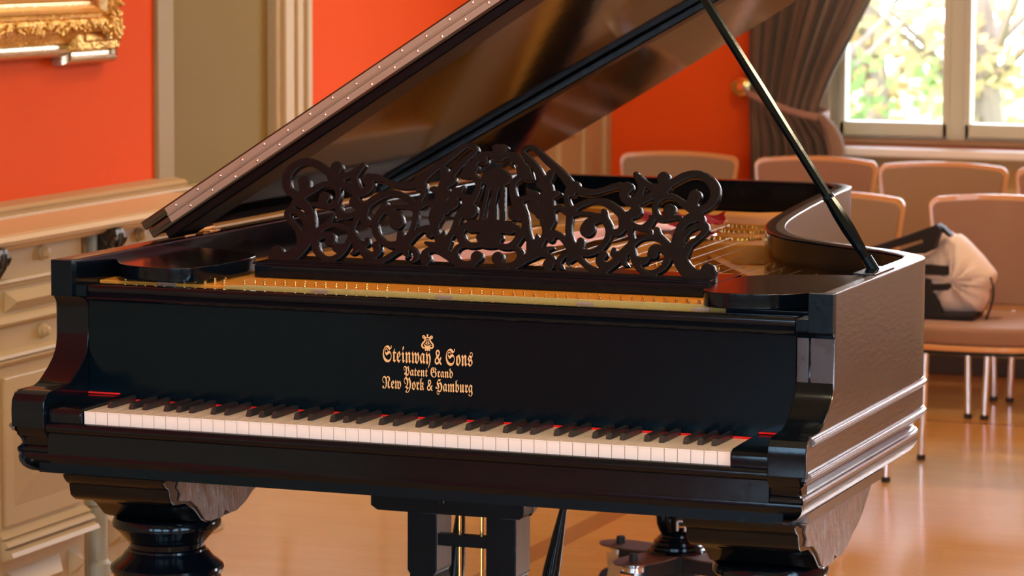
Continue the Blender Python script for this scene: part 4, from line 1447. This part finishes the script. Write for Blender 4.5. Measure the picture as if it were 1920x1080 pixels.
for i, (a, b) in enumerate(BACK_WINDOWS):
    bm = BM()
    for p, q in ((a - 0.07, a + 0.006), (b - 0.006, b + 0.07)):
        box(bm, p, q, BACK_Y - 0.012, BACK_Y + 0.06, 0.83, 2.82, 0.004)
    box(bm, a - 0.07, b + 0.07, BACK_Y - 0.012, BACK_Y + 0.06, 2.745, 2.82, 0.004)
    struct('trim_%d' % (17 + i), bm, mat('white_window_paint', None))
    bm = BM()
    box(bm, a - 0.03, b + 0.12, BACK_Y - 0.13, BACK_Y + 0.06, 0.795, 0.828, 0.008)
    st = struct('window_sill_%d' % (i + 1), bm, mat('white_sill', (0.90, 0.92, 0.94, 1), 0.3))
    st.name = 'trim_%d' % (11 + i)
    bm = BM()
    box(bm, a - 0.02, b + 0.02, BACK_Y + 0.0, BACK_Y + 0.10, 0.827, 0.852, 0.003)
    struct('trim_%d' % (13 + i), bm, mat('bare_wood_ledge', (0.33, 0.19, 0.10, 1), 0.5))
bm = BM()
box(bm, -1.17, RIGHT_X, BACK_Y - 0.03, BACK_Y + 0.01, 0.0, 0.795, 0.002)
for k in range(9):
    x = -1.05 + k * 0.68
    box(bm, x, x + 0.56, BACK_Y - 0.040, BACK_Y - 0.025, 0.16, 0.68, 0.006)
struct('trim_15', bm, CREAM)
bm = BM()
box(bm, LEFT_X, RIGHT_X, BACK_Y - 0.05, BACK_Y, 0.0, 0.07, 0.004)
struct('baseboard_back', bm, DARKTRIM)
bm = BM()
box(bm, RIGHT_X - 0.05, RIGHT_X, FRONT_Y, BACK_Y, 0.0, 0.80, 0.004)
struct('trim_16', bm, CREAM)
bm = BM()
box(bm, LEFT_X - 0.02, RIGHT_X, FRONT_Y, BACK_Y, 3.30, 3.5)
bm.free()

# ---- curtain
cu = thing('curtain', 'brown floor-length curtain tied back beside the window', 'curtain', (-1.05, 6.28, 0))
def curtain_mesh():
    bm = BM()
    zs = list(np.linspace(0.06, 2.95, 70))
    right = [(0.06, -0.86), (0.5, -0.86), (0.78, -0.858), (0.84, -0.865), (0.88, -0.885), (0.915, -0.925), (0.945, -0.952), (0.965, -0.950), (1.0, -0.935), (1.10, -0.895), (1.25, -0.825), (1.36, -0.772), (1.7, -0.60), (2.2, -0.42), (2.95, -0.30)]
    rz, rx = zip(*right)
    nu = 150
    rows = []
    for z in zs:
        xr = np.interp(z, rz, rx)
        xl = -1.215 - 0.012 * math.sin((z - 0.8) * 2)
        amp = 0.030 * (1 - 0.62 * math.exp(-((z - 0.955) / 0.12) ** 2))
        row = []
        for i in range(nu + 1):
            u = i / nu
            x = xl + (xr - xl) * u
            ph = 2 * PI * (8.5 * u + 0.25 * math.sin(3 * z) * u)
            y = 6.225 + amp * (math.sin(ph) + 0.4 * math.sin(2.3 * ph + 1 + z)) - 0.012 * u * math.exp(-((z - 0.955) / 0.2) ** 2)
            row.append(bm.verts.new((x + 0.004 * math.cos(ph), y, z)))
        rows.append(row)
    for r, s in zip(rows, rows[1:]):
        for i in range(nu):
            bm.faces.new((r[i], r[i + 1], s[i + 1], s[i]))
    bmesh.ops.solidify(bm, geom=bm.faces[:], thickness=0.004)
    return bm
obj('drape', curtain_mesh(), CURT, cu, ang=80)
bm = BM()
band = spline([(-1.29, 6.40, 1.035), (-1.235, 6.24, 1.032), (-1.20, 6.175, 1.022), (-1.10, 6.155, 0.985), (-1.0, 6.155, 0.955), (-0.945, 6.175, 0.945), (-0.925, 6.22, 0.948), (-0.94, 6.28, 0.955), (-1.1, 6.30, 0.99)], 6)
for a, b in zip(band, band[1:]):
    pass
rows = [[bm.verts.new((p[0], p[1] - dd, p[2] + h)) for h, dd in ((-0.013, 0), (-0.008, .006), (0.008, .006), (0.013, 0), (0.006, -.004), (-0.006, -.004))] for p in band]
for r, s in zip(rows, rows[1:]):
    for q in range(6):
        bm.faces.new((r[q], s[q], s[(q + 1) % 6], r[(q + 1) % 6]))
bmesh.ops.recalc_face_normals(bm, faces=bm.faces[:])
obj('tieback', bm, CURT2, cu, ang=60)
bm = BM()                                  # gathered fold hanging over the band at the window side
pts = spline([(-0.935, 6.19, 0.95), (-0.905, 6.18, 0.915), (-0.885, 6.19, 0.87), (-0.872, 6.19, 0.80), (-0.880, 6.19, 0.6), (-0.890, 6.19, 0.2)], 6)
tube(bm, pts, [0.012 + 0.020 * min(1, i / 12) for i in range(len(pts))], 10)
obj('side_fold', bm, CURT, cu)
bm = BM()
lathe(bm, [(0.014, 0.0), (0.014, -0.03), (0.036, -0.035), (0.042, -0.045), (0.036, -0.058), (0.018, -0.062), (0.014, -0.066)], (-1.298, 6.45, 1.037), 0, 24, axis='y')
kn = obj('tieback_knob', bm, BRASS, None)
tag(kn, 'round brass holdback knob on the red wall beside the curtain', 'curtain knob')

# ---- chairs
def make_chair(fabric, label):
    t = thing('chair', label, 'chair')
    # local frame: front toward -y, origin on the floor under the middle of the back plane
    def back_outline(z, inset_):
        return 0
    def shell(w_top, w_bot, z0, z1, rad, arch):
        pts = [(-w_bot / 2, z0), (w_bot / 2, z0)]
        x = w_top / 2
        for a in np.linspace(0, PI / 2, 7):
            pts.append((x - rad + rad * math.cos(a), z1 - arch - rad + rad * math.sin(a)))
        for q in np.linspace(1, -1, 11)[1:-1]:
            pts.append(((x - rad) * q, z1 - arch + arch * (1 - q * q)))
        for a in np.linspace(PI / 2, PI, 7):
            pts.append((-x + rad + rad * math.cos(a), z1 - arch - rad + rad * math.sin(a)))
        return pts
    def curved(bm, pts, y0, y1, bow, bev):
        prism(bm, pts, y0, y1, 'xz', bev, 2)
        for yv in (-.2, -.15, -.1, -.05, 0, .05, .1, .15, .2):
            bmesh.ops.bisect_plane(bm, geom=bm.verts[:] + bm.edges[:] + bm.faces[:], plane_co=(yv, 0, 0), plane_no=(1, 0, 0))
        for v in bm.verts:
            v.co.y += bow * (1 - (v.co.x / 0.24) ** 2) + (v.co.z - 0.45) * 0.10
    bm = BM()
    curved(bm, shell(0.458, 0.385, 0.462, 0.812, 0.030, 0.010), 0.0, 0.014, 0.035, 0.003)
    obj('back_shell', bm, BEECH, t, world=False)
    bm = BM()
    curved(bm, shell(0.430, 0.360, 0.480, 0.797, 0.022, 0.010), -0.012, 0.002, 0.035, 0.005)
    obj('back_cushion', bm, fabric, t, world=False)
    seat = [(-0.21, -0.04), (-0.235, -0.30), (-0.225, -0.43), (-0.18, -0.50), (-0.09, -0.525), (0, -0.53), (0.09, -0.525), (0.18, -0.50), (0.225, -0.43), (0.235, -0.30), (0.21, -0.04)]
    sp = spline(seat, 4)
    bm = BM(); prism(bm, [(x * .97, y * .985) for x, y in sp], 0.415, 0.470, 'xy', 0.016, 4)
    obj('seat', bm, fabric, t, world=False)
    bm = BM(); prism(bm, [(x * 1.0, y * 1.0) for x, y in sp], 0.400, 0.416, 'xy', 0.004, 2)
    obj('seat_shell', bm, BEECH, t, world=False)
    bm = BM(); prism(bm, [(x * .96, y * .975) for x, y in sp], 0.388, 0.4005, 'xy', 0.002, 1)
    obj('seat_base', bm, RUBBER, t, world=False)
    for s in (-1, 1):
        bm = BM()
        tube(bm, [(s * 0.19, -0.02, 0.40), (s * 0.195, 0.012, 0.47), (s * 0.195, 0.025, 0.56)], 0.010, 10)
        obj('back_strut', bm, CHROME, t, world=False)
        for yy in (-0.50, -0.06):
            bm = BM()
            tube(bm, [(s * 0.215, yy, 0.012), (s * 0.205, yy + (0.01 if yy < -.3 else -.005), 0.392)], 0.0115, 12)
            lg = obj('leg', bm, CHROME, t, world=False)
            bm = BM()
            lathe(bm, [(0.0135, 0.0), (0.0140, 0.010), (0.0125, 0.016)], s * 0.215, yy, 12)
            obj('foot_cap', bm, RUBBER, lg, world=False)
    return t
GRP = 'conference chairs in rows behind the piano'
ca = make_chair(CHAIRF, 'rose upholstered chair at the right with the bag on its seat')
ca['group'] = GRP
ca.location = (0.085, 4.53, 0)
cb = copy_thing(ca, (-0.425, 4.44, 0), -0.05, 'tan chair in the front row left of the bag, half hidden by the lid prop')
for ch in cb.children:
    if ch.name.startswith(('back_cushion', 'seat')) and 'shell' not in ch.name and 'base' not in ch.name:
        ch.data = ch.data.copy(); ch.data.materials[0] = CHAIRF2
spots = [(-0.412, 5.86, 0.02, 'back-row chair before the window, seen whole between two front-row backs', CHAIRF2),
         (-0.902, 5.97, -0.03, 'back-row chair in front of the curtain, crossed by the lid prop', CHAIRF),
         (-1.43, 6.02, -0.04, 'back-row chair against the red wall, leftmost of the row', CHAIRF2),
         (0.075, 5.86, 0.02, 'back-row chair cut off by the right edge of the view', CHAIRF)]
for x, y, r, l, m_ in spots:
    c = copy_thing(ca, (x, y, 0), r, l)
    if m_ is CHAIRF2:
        for ch in c.children:
            if ch.name.startswith(('back_cushion', 'seat')) and 'shell' not in ch.name and 'base' not in ch.name:
                ch.data = ch.data.copy(); ch.data.materials[0] = CHAIRF2

# ---- bag on the seat
bag = thing('drawstring_bag', 'crumpled white cloth bag with black straps and flap on the rose chair seat', 'bag', (-0.01, 4.25, 0.47))
def pillow(bm, out, yc, thick, wob=0.0, seed=1):
    """inflated outline in x-z"""
    rr = random.Random(seed)
    pts = spline(out, 5, True)
    cx = sum(p[0] for p in pts) / len(pts); cz = sum(p[1] for p in pts) / len(pts)
    rings = {}
    vs = []
    ts = [0.0, 0.25, 0.5, 0.7, 0.85, 0.95, 1.0]
    def ring(t, sgn):
        r = []
        h = thick * math.sqrt(max(0, 1 - t ** 2.4))
        for i, p in enumerate(pts):
            wv = wob * math.sin(i * 0.7 + t * 5 + seed) * (1 - t) * 2 + wob * math.sin(i * 1.9 - t * 9) * (1 - t)
            r.append(bm.verts.new((cx + (p[0] - cx) * t, yc + sgn * (h + wv), cz + (p[1] - cz) * t)))
        return r
    front = [ring(t, -1) for t in ts[1:]]
    back = [ring(t, 1) for t in ts[1:-1]] + [front[-1]]
    for side in (front, back):
        for a, b in zip(side, side[1:]):
            for i in range(len(pts)):
                j = (i + 1) % len(pts)
                try:
                    bm.faces.new((a[i], a[j], b[j], b[i]))
                except ValueError:
                    pass
        c = bm.verts.new((cx, yc + (-thick if side is front else thick), cz))
        for i in range(len(pts)):
            bm.faces.new((c, side[0][(i + 1) % len(pts)], side[0][i]))
    bmesh.ops.recalc_face_normals(bm, faces=bm.faces[:])
BAGO = [(-0.016, 0.729), (0.016, 0.719), (0.038, 0.716), (0.091, 0.667), (0.114, 0.641), (0.142, 0.604), (0.130, 0.570), (0.118, 0.552), (0.119, 0.530), (0.107, 0.505), (0.086, 0.485),
        (0.008, 0.4745), (-0.06, 0.474), (-0.12, 0.478), (-0.135, 0.52), (-0.13, 0.60), (-0.10, 0.655), (-0.054, 0.680)]
bm = BM(); pillow(bm, BAGO, 4.25, 0.080, 0.006, 3)
obj('cloth_body', bm, BAGW, bag, ang=60)
bm = BM()
prism(bm, [(-0.260, 0.652), (-0.205, 0.684), (-0.105, 0.721), (-0.019, 0.755), (-0.006, 0.742), (-0.018, 0.708), (-0.027, 0.680), (-0.054, 0.666), (-0.104, 0.664),
           (-0.150, 0.655), (-0.155, 0.664), (-0.060, 0.700), (-0.062, 0.708), (-0.170, 0.672), (-0.245, 0.640)], 4.145, 4.20, 'xz', 0.005, 2)
obj('top_flap', bm, BAGB, bag)
bm = BM()
prism(bm, [(-0.019, 0.755), (0.000, 0.744), (0.022, 0.722), (0.016, 0.716), (-0.004, 0.730), (-0.014, 0.738)], 4.16, 4.20, 'xz', 0.002)
obj('carry_strap', bm, BAGB, bag)
for pts in ([(-0.09, 0.634), (0.012, 0.631), (0.016, 0.622), (0.014, 0.604), (-0.09, 0.602)], [(-0.09, 0.580), (-0.03, 0.576), (0.018, 0.580), (0.024, 0.572), (0.014, 0.560), (-0.09, 0.552)]):
    bm = BM()
    prism(bm, pts, 4.158, 4.182, 'xz', 0.004, 2)
    obj('strap_patch', bm, BAGB, bag)
bm = BM()
prism(bm, [(-0.11, 0.4745), (-0.11, 0.60), (-0.040, 0.590), (-0.030, 0.550), (-0.012, 0.525), (-0.004, 0.492), (0.05, 0.492), (0.095, 0.494), (0.090, 0.4745)], 4.155, 4.30, 'xz', 0.005, 2)
obj('black_base', bm, BAGB, bag)
bm = BM()
tube(bm, spline([(0.137, 4.185, 0.600), (0.145, 4.17, 0.585), (0.150, 4.165, 0.560), (0.146, 4.165, 0.526), (0.132, 4.17, 0.487), (0.128, 4.17, 0.478)], 5), 0.0035, 8)
obj('drawstring', bm, BAGB, bag)

# ---- dolly under the tail leg
dl = thing('piano_dolly', 'low three-armed dolly on casters under the fluted tail leg', 'dolly', (-0.147, 2.08, 0))
bm = BM()
box(bm, -0.205, -0.085, 2.02, 2.14, 0.085, 0.1405, 0.006)
obj('hub', bm, RUBBER, dl)
for i, ang in enumerate((math.radians(163), math.radians(250), math.radians(-22))):
    d = Vector((math.cos(ang), math.sin(ang), 0)); n_ = Vector((-d.y, d.x, 0))
    C0 = Vector((-0.147, 2.08, 0))
    Lg = 0.20
    bm = BM()
    A_ = [C0 + d * 0.05 + n_ * 0.045, C0 + d * Lg * 0.75 + n_ * 0.030, C0 + d * Lg * 0.75 - n_ * 0.030, C0 + d * 0.05 - n_ * 0.045]
    prism(bm, [(p.x, p.y) for p in A_], 0.100, 0.136, 'xy', 0.004)
    arm = obj('dolly_arm', bm, RUBBER, dl)
    bm = BM()
    ol = [(0.02, -0.040), (0.10, -0.052), (0.16, -0.050), (0.20, -0.035), (0.222, 0), (0.20, 0.035), (0.16, 0.050), (0.10, 0.052), (0.02, 0.040)]
    ol = spline(ol, 4)
    prism(bm, [((C0 + d * a + n_ * b).x, (C0 + d * a + n_ * b).y) for a, b in ol], 0.1365, 0.1405, 'xy', 0.001)
    obj('top_plate', bm, DOLLYB, arm)
    e = C0 + d * 0.165
    bm = BM(); lathe(bm, [(0.011, 0.139), (0.011, 0.155), (0.009, 0.158), (0.006, 0.158)], e.x, e.y, 12)
    obj('bolt_cap', bm, RUBBER, arm)
    cst = None
    bm = BM()
    lathe(bm, [(0.030, 0.128), (0.034, 0.132), (0.034, 0.1365)], e.x, e.y, 20)
    lathe(bm, [(0.026, 0.116), (0.026, 0.128)], e.x, e.y, 20)
    w2 = n_ * 0.022
    for s in (-1, 1):
        o_ = e + w2 * s
        q = [(-0.026, 0.118), (0.026, 0.118), (0.020, 0.075), (0.030, 0.034), (0.012, 0.034), (-0.020, 0.070)]
        va = [bm.verts.new(o_ + d * a + Vector((0, 0, z)) - n_ * 0.0015) for a, z in q]
        vb = [bm.verts.new(o_ + d * a + Vector((0, 0, z)) + n_ * 0.0015) for a, z in q]
        bm.faces.new(va); bm.faces.new(vb[::-1])
        for k in range(6):
            bm.faces.new((va[k], va[(k + 1) % 6], vb[(k + 1) % 6], vb[k]))
    bmesh.ops.recalc_face_normals(bm, faces=bm.faces[:])
    yk = obj('caster_yoke', bm, CHROME, dl)
    bm = BM()
    wc = e + d * 0.020 + Vector((0, 0, 0.040))
    tube(bm, [wc - n_ * 0.016, wc - n_ * 0.012, wc + n_ * 0.012, wc + n_ * 0.016], [0.034, 0.040, 0.040, 0.034], 28)
    obj('wheel', bm, mat('grey_rubber', (0.04, 0.05, 0.07, 1), 0.4), yk)
# bright rectangular clip hanging behind the case by the tail leg
clip = thing('metal_clip', 'small bright square metal clip beside the fluted tail leg', 'clip', (-0.09, 1.98, 0.20))
bm = BM()
for b in ((-0.119, -0.0955, 0.2285, 0.232), (-0.119, -0.1155, 0.207, 0.232), (-0.099, -0.0955, 0.207, 0.232)):
    box(bm, b[0], b[1], 1.985, 1.992, b[2], b[3], 0.0005)
obj('clip_frame', bm, mat('white_metal', (0.85, 0.86, 0.88, 1), 0.3), clip)
bm = BM(); box(bm, -0.1155, -0.099, 1.987, 1.991, 0.2155, 0.2185)
obj('clip_bar', bm, BRASS, clip)
bm = BM(); box(bm, -0.125, -0.05, 1.992, 2.025, 0.216, 0.262, 0.004)
obj('clip_block', bm, RUBBER, clip)

# ---- red cloth lying across the plate
bm = BM()
nx, ny = 26, 14
g = [[None] * (ny + 1) for _ in range(nx + 1)]
for i in range(nx + 1):
    for j in range(ny + 1):
        u, v = i / nx, j / ny
        x = -0.150 + 0.19 * u + 0.02 * math.sin(v * 5)
        y = 1.66 + 0.24 * v + 0.02 * math.sin(u * 7)
        z = 0.960 + 0.006 * math.sin(u * 17 + v * 3) + 0.004 * math.sin(v * 23 + u * 5) + 0.004
        g[i][j] = bm.verts.new((x, y, z))
for i in range(nx):
    for j in range(ny):
        bm.faces.new((g[i][j], g[i + 1][j], g[i + 1][j + 1], g[i][j + 1]))
bmesh.ops.solidify(bm, geom=bm.faces[:], thickness=0.004)
rc = obj('red_cloth', bm, RED_FELT, None, ang=80)
tag(rc, 'crumpled red cloth lying on the strings behind the music desk', 'cloth')

# ---- ceiling lamps
def lamp(x, y, label):
    t = thing('ceiling_lamp', label, 'lamp', (x, y, CEIL), 'round ceiling lamps')
    bm = BM()
    lathe(bm, [(0.26, 0.0), (0.27, -0.02), (0.27, -0.05), (0.24, -0.055)], (0, 0, 0), 0, 40)
    obj('lamp_base', bm, BRASS, t, world=False)
    bm = BM()
    lathe(bm, [(0.24, -0.055), (0.225, -0.085), (0.17, -0.11), (0.08, -0.125)], (0, 0, 0), 0, 40)
    m_ = mat('lit_opal_glass', (0.9, 0.85, 0.75, 1), 0.4, emit=(1.0, 0.72, 0.42, 1), estr=LAMP)
    obj('lamp_bowl', bm, m_, t, world=False)
    return t
lamp(-0.2, 3.9, 'round opal ceiling lamp above the chairs')
for k, (x, y) in enumerate(((0.3, -1.2), (2.6, 1.4), (2.6, -4.2))):
    lamp(x, y, ('round opal ceiling lamp above the keyboard', 'round opal ceiling lamp over the right half of the room', 'round opal ceiling lamp near the front windows')[k])

# ================================================================== OUTSIDE
bm = BM(); box(bm, -40, 40, BACK_Y + 0.3, 60, -1.3, -1.2)
struct('ground_back', bm, LAWN)
bm = BM(); box(bm, RIGHT_X + 0.4, 45, -50, BACK_Y + 0.29, -1.3, -1.2)
box(bm, -40, RIGHT_X + 0.39, -50, FRONT_Y - 0.4, -1.3, -1.2)
struct('ground_front', bm, LAWN)
def tree(x, y, r, zc, m_, n, label, seed, size=0.16):
    rr = random.Random(seed)
    t = thing('autumn_tree', label, 'tree', (x, y, -1.2), 'trees outside the window')
    bm = BM()
    tube(bm, [(x, y, -1.2), (x + 0.05, y, 0.2), (x - 0.1, y + 0.1, 1.5), (x, y, zc + 0.5)], [0.13, 0.11, 0.09, 0.04], 10)
    for k in range(8):
        a = rr.uniform(0, 2 * PI); z0 = rr.uniform(0.3, zc)
        tube(bm, [(x, y, z0), (x + math.cos(a) * r * 0.5, y + math.sin(a) * r * 0.5, z0 + 0.5), (x + math.cos(a) * r * 0.9, y + math.sin(a) * r * 0.9, z0 + 0.8)], [0.04, 0.025, 0.01], 6)
    obj('trunk', bm, BARK, t)
    verts, faces = [], []
    cl = [(rr.gauss(0, 0.5) * r, rr.gauss(0, 0.4) * r, rr.gauss(0, 0.55) * r * 1.1) for _ in range(34)]
    for i in range(n):
        c = rr.choice(cl)
        p = Vector((x + c[0] + rr.gauss(0, .14) * r, y + c[1] + rr.gauss(0, .14) * r, zc + c[2] + rr.gauss(0, .14) * r))
        q = Vector((rr.gauss(0, 1), rr.gauss(0, 1), rr.gauss(0, 1))).normalized()
        s = q.orthogonal().normalized() * size * rr.uniform(.5, 1.1)
        u = q.cross(s).normalized() * size * 0.6
        k = len(verts)
        verts += [p - s, p + u, p + s, p - u]
        faces.append((k, k + 1, k + 2, k + 3))
    me = bpy.data.meshes.new('foliage')
    off = Vector((x, y, -1.2))
    me.from_pydata([tuple(v - off) for v in verts], [], faces)
    me.materials.append(m_)
    o = bpy.data.objects.new('foliage', me)
    COL.objects.link(o); o.parent = t
    return t
tree(-3.05, 13.0, 0.85, 0.35, LEAF_G, 900, 'leafy green tree outside next to the curtain edge', 1, 0.06)
tree(-4.3, 20.0, 1.3, 0.7, LEAF_O, 800, 'amber autumn tree outside seen through the left pane', 2, 0.09)
tree(-2.55, 16.2, 1.0, 0.9, LEAF_Y, 600, 'thin pale yellow autumn tree outside to the right of the mullion', 3, 0.08)
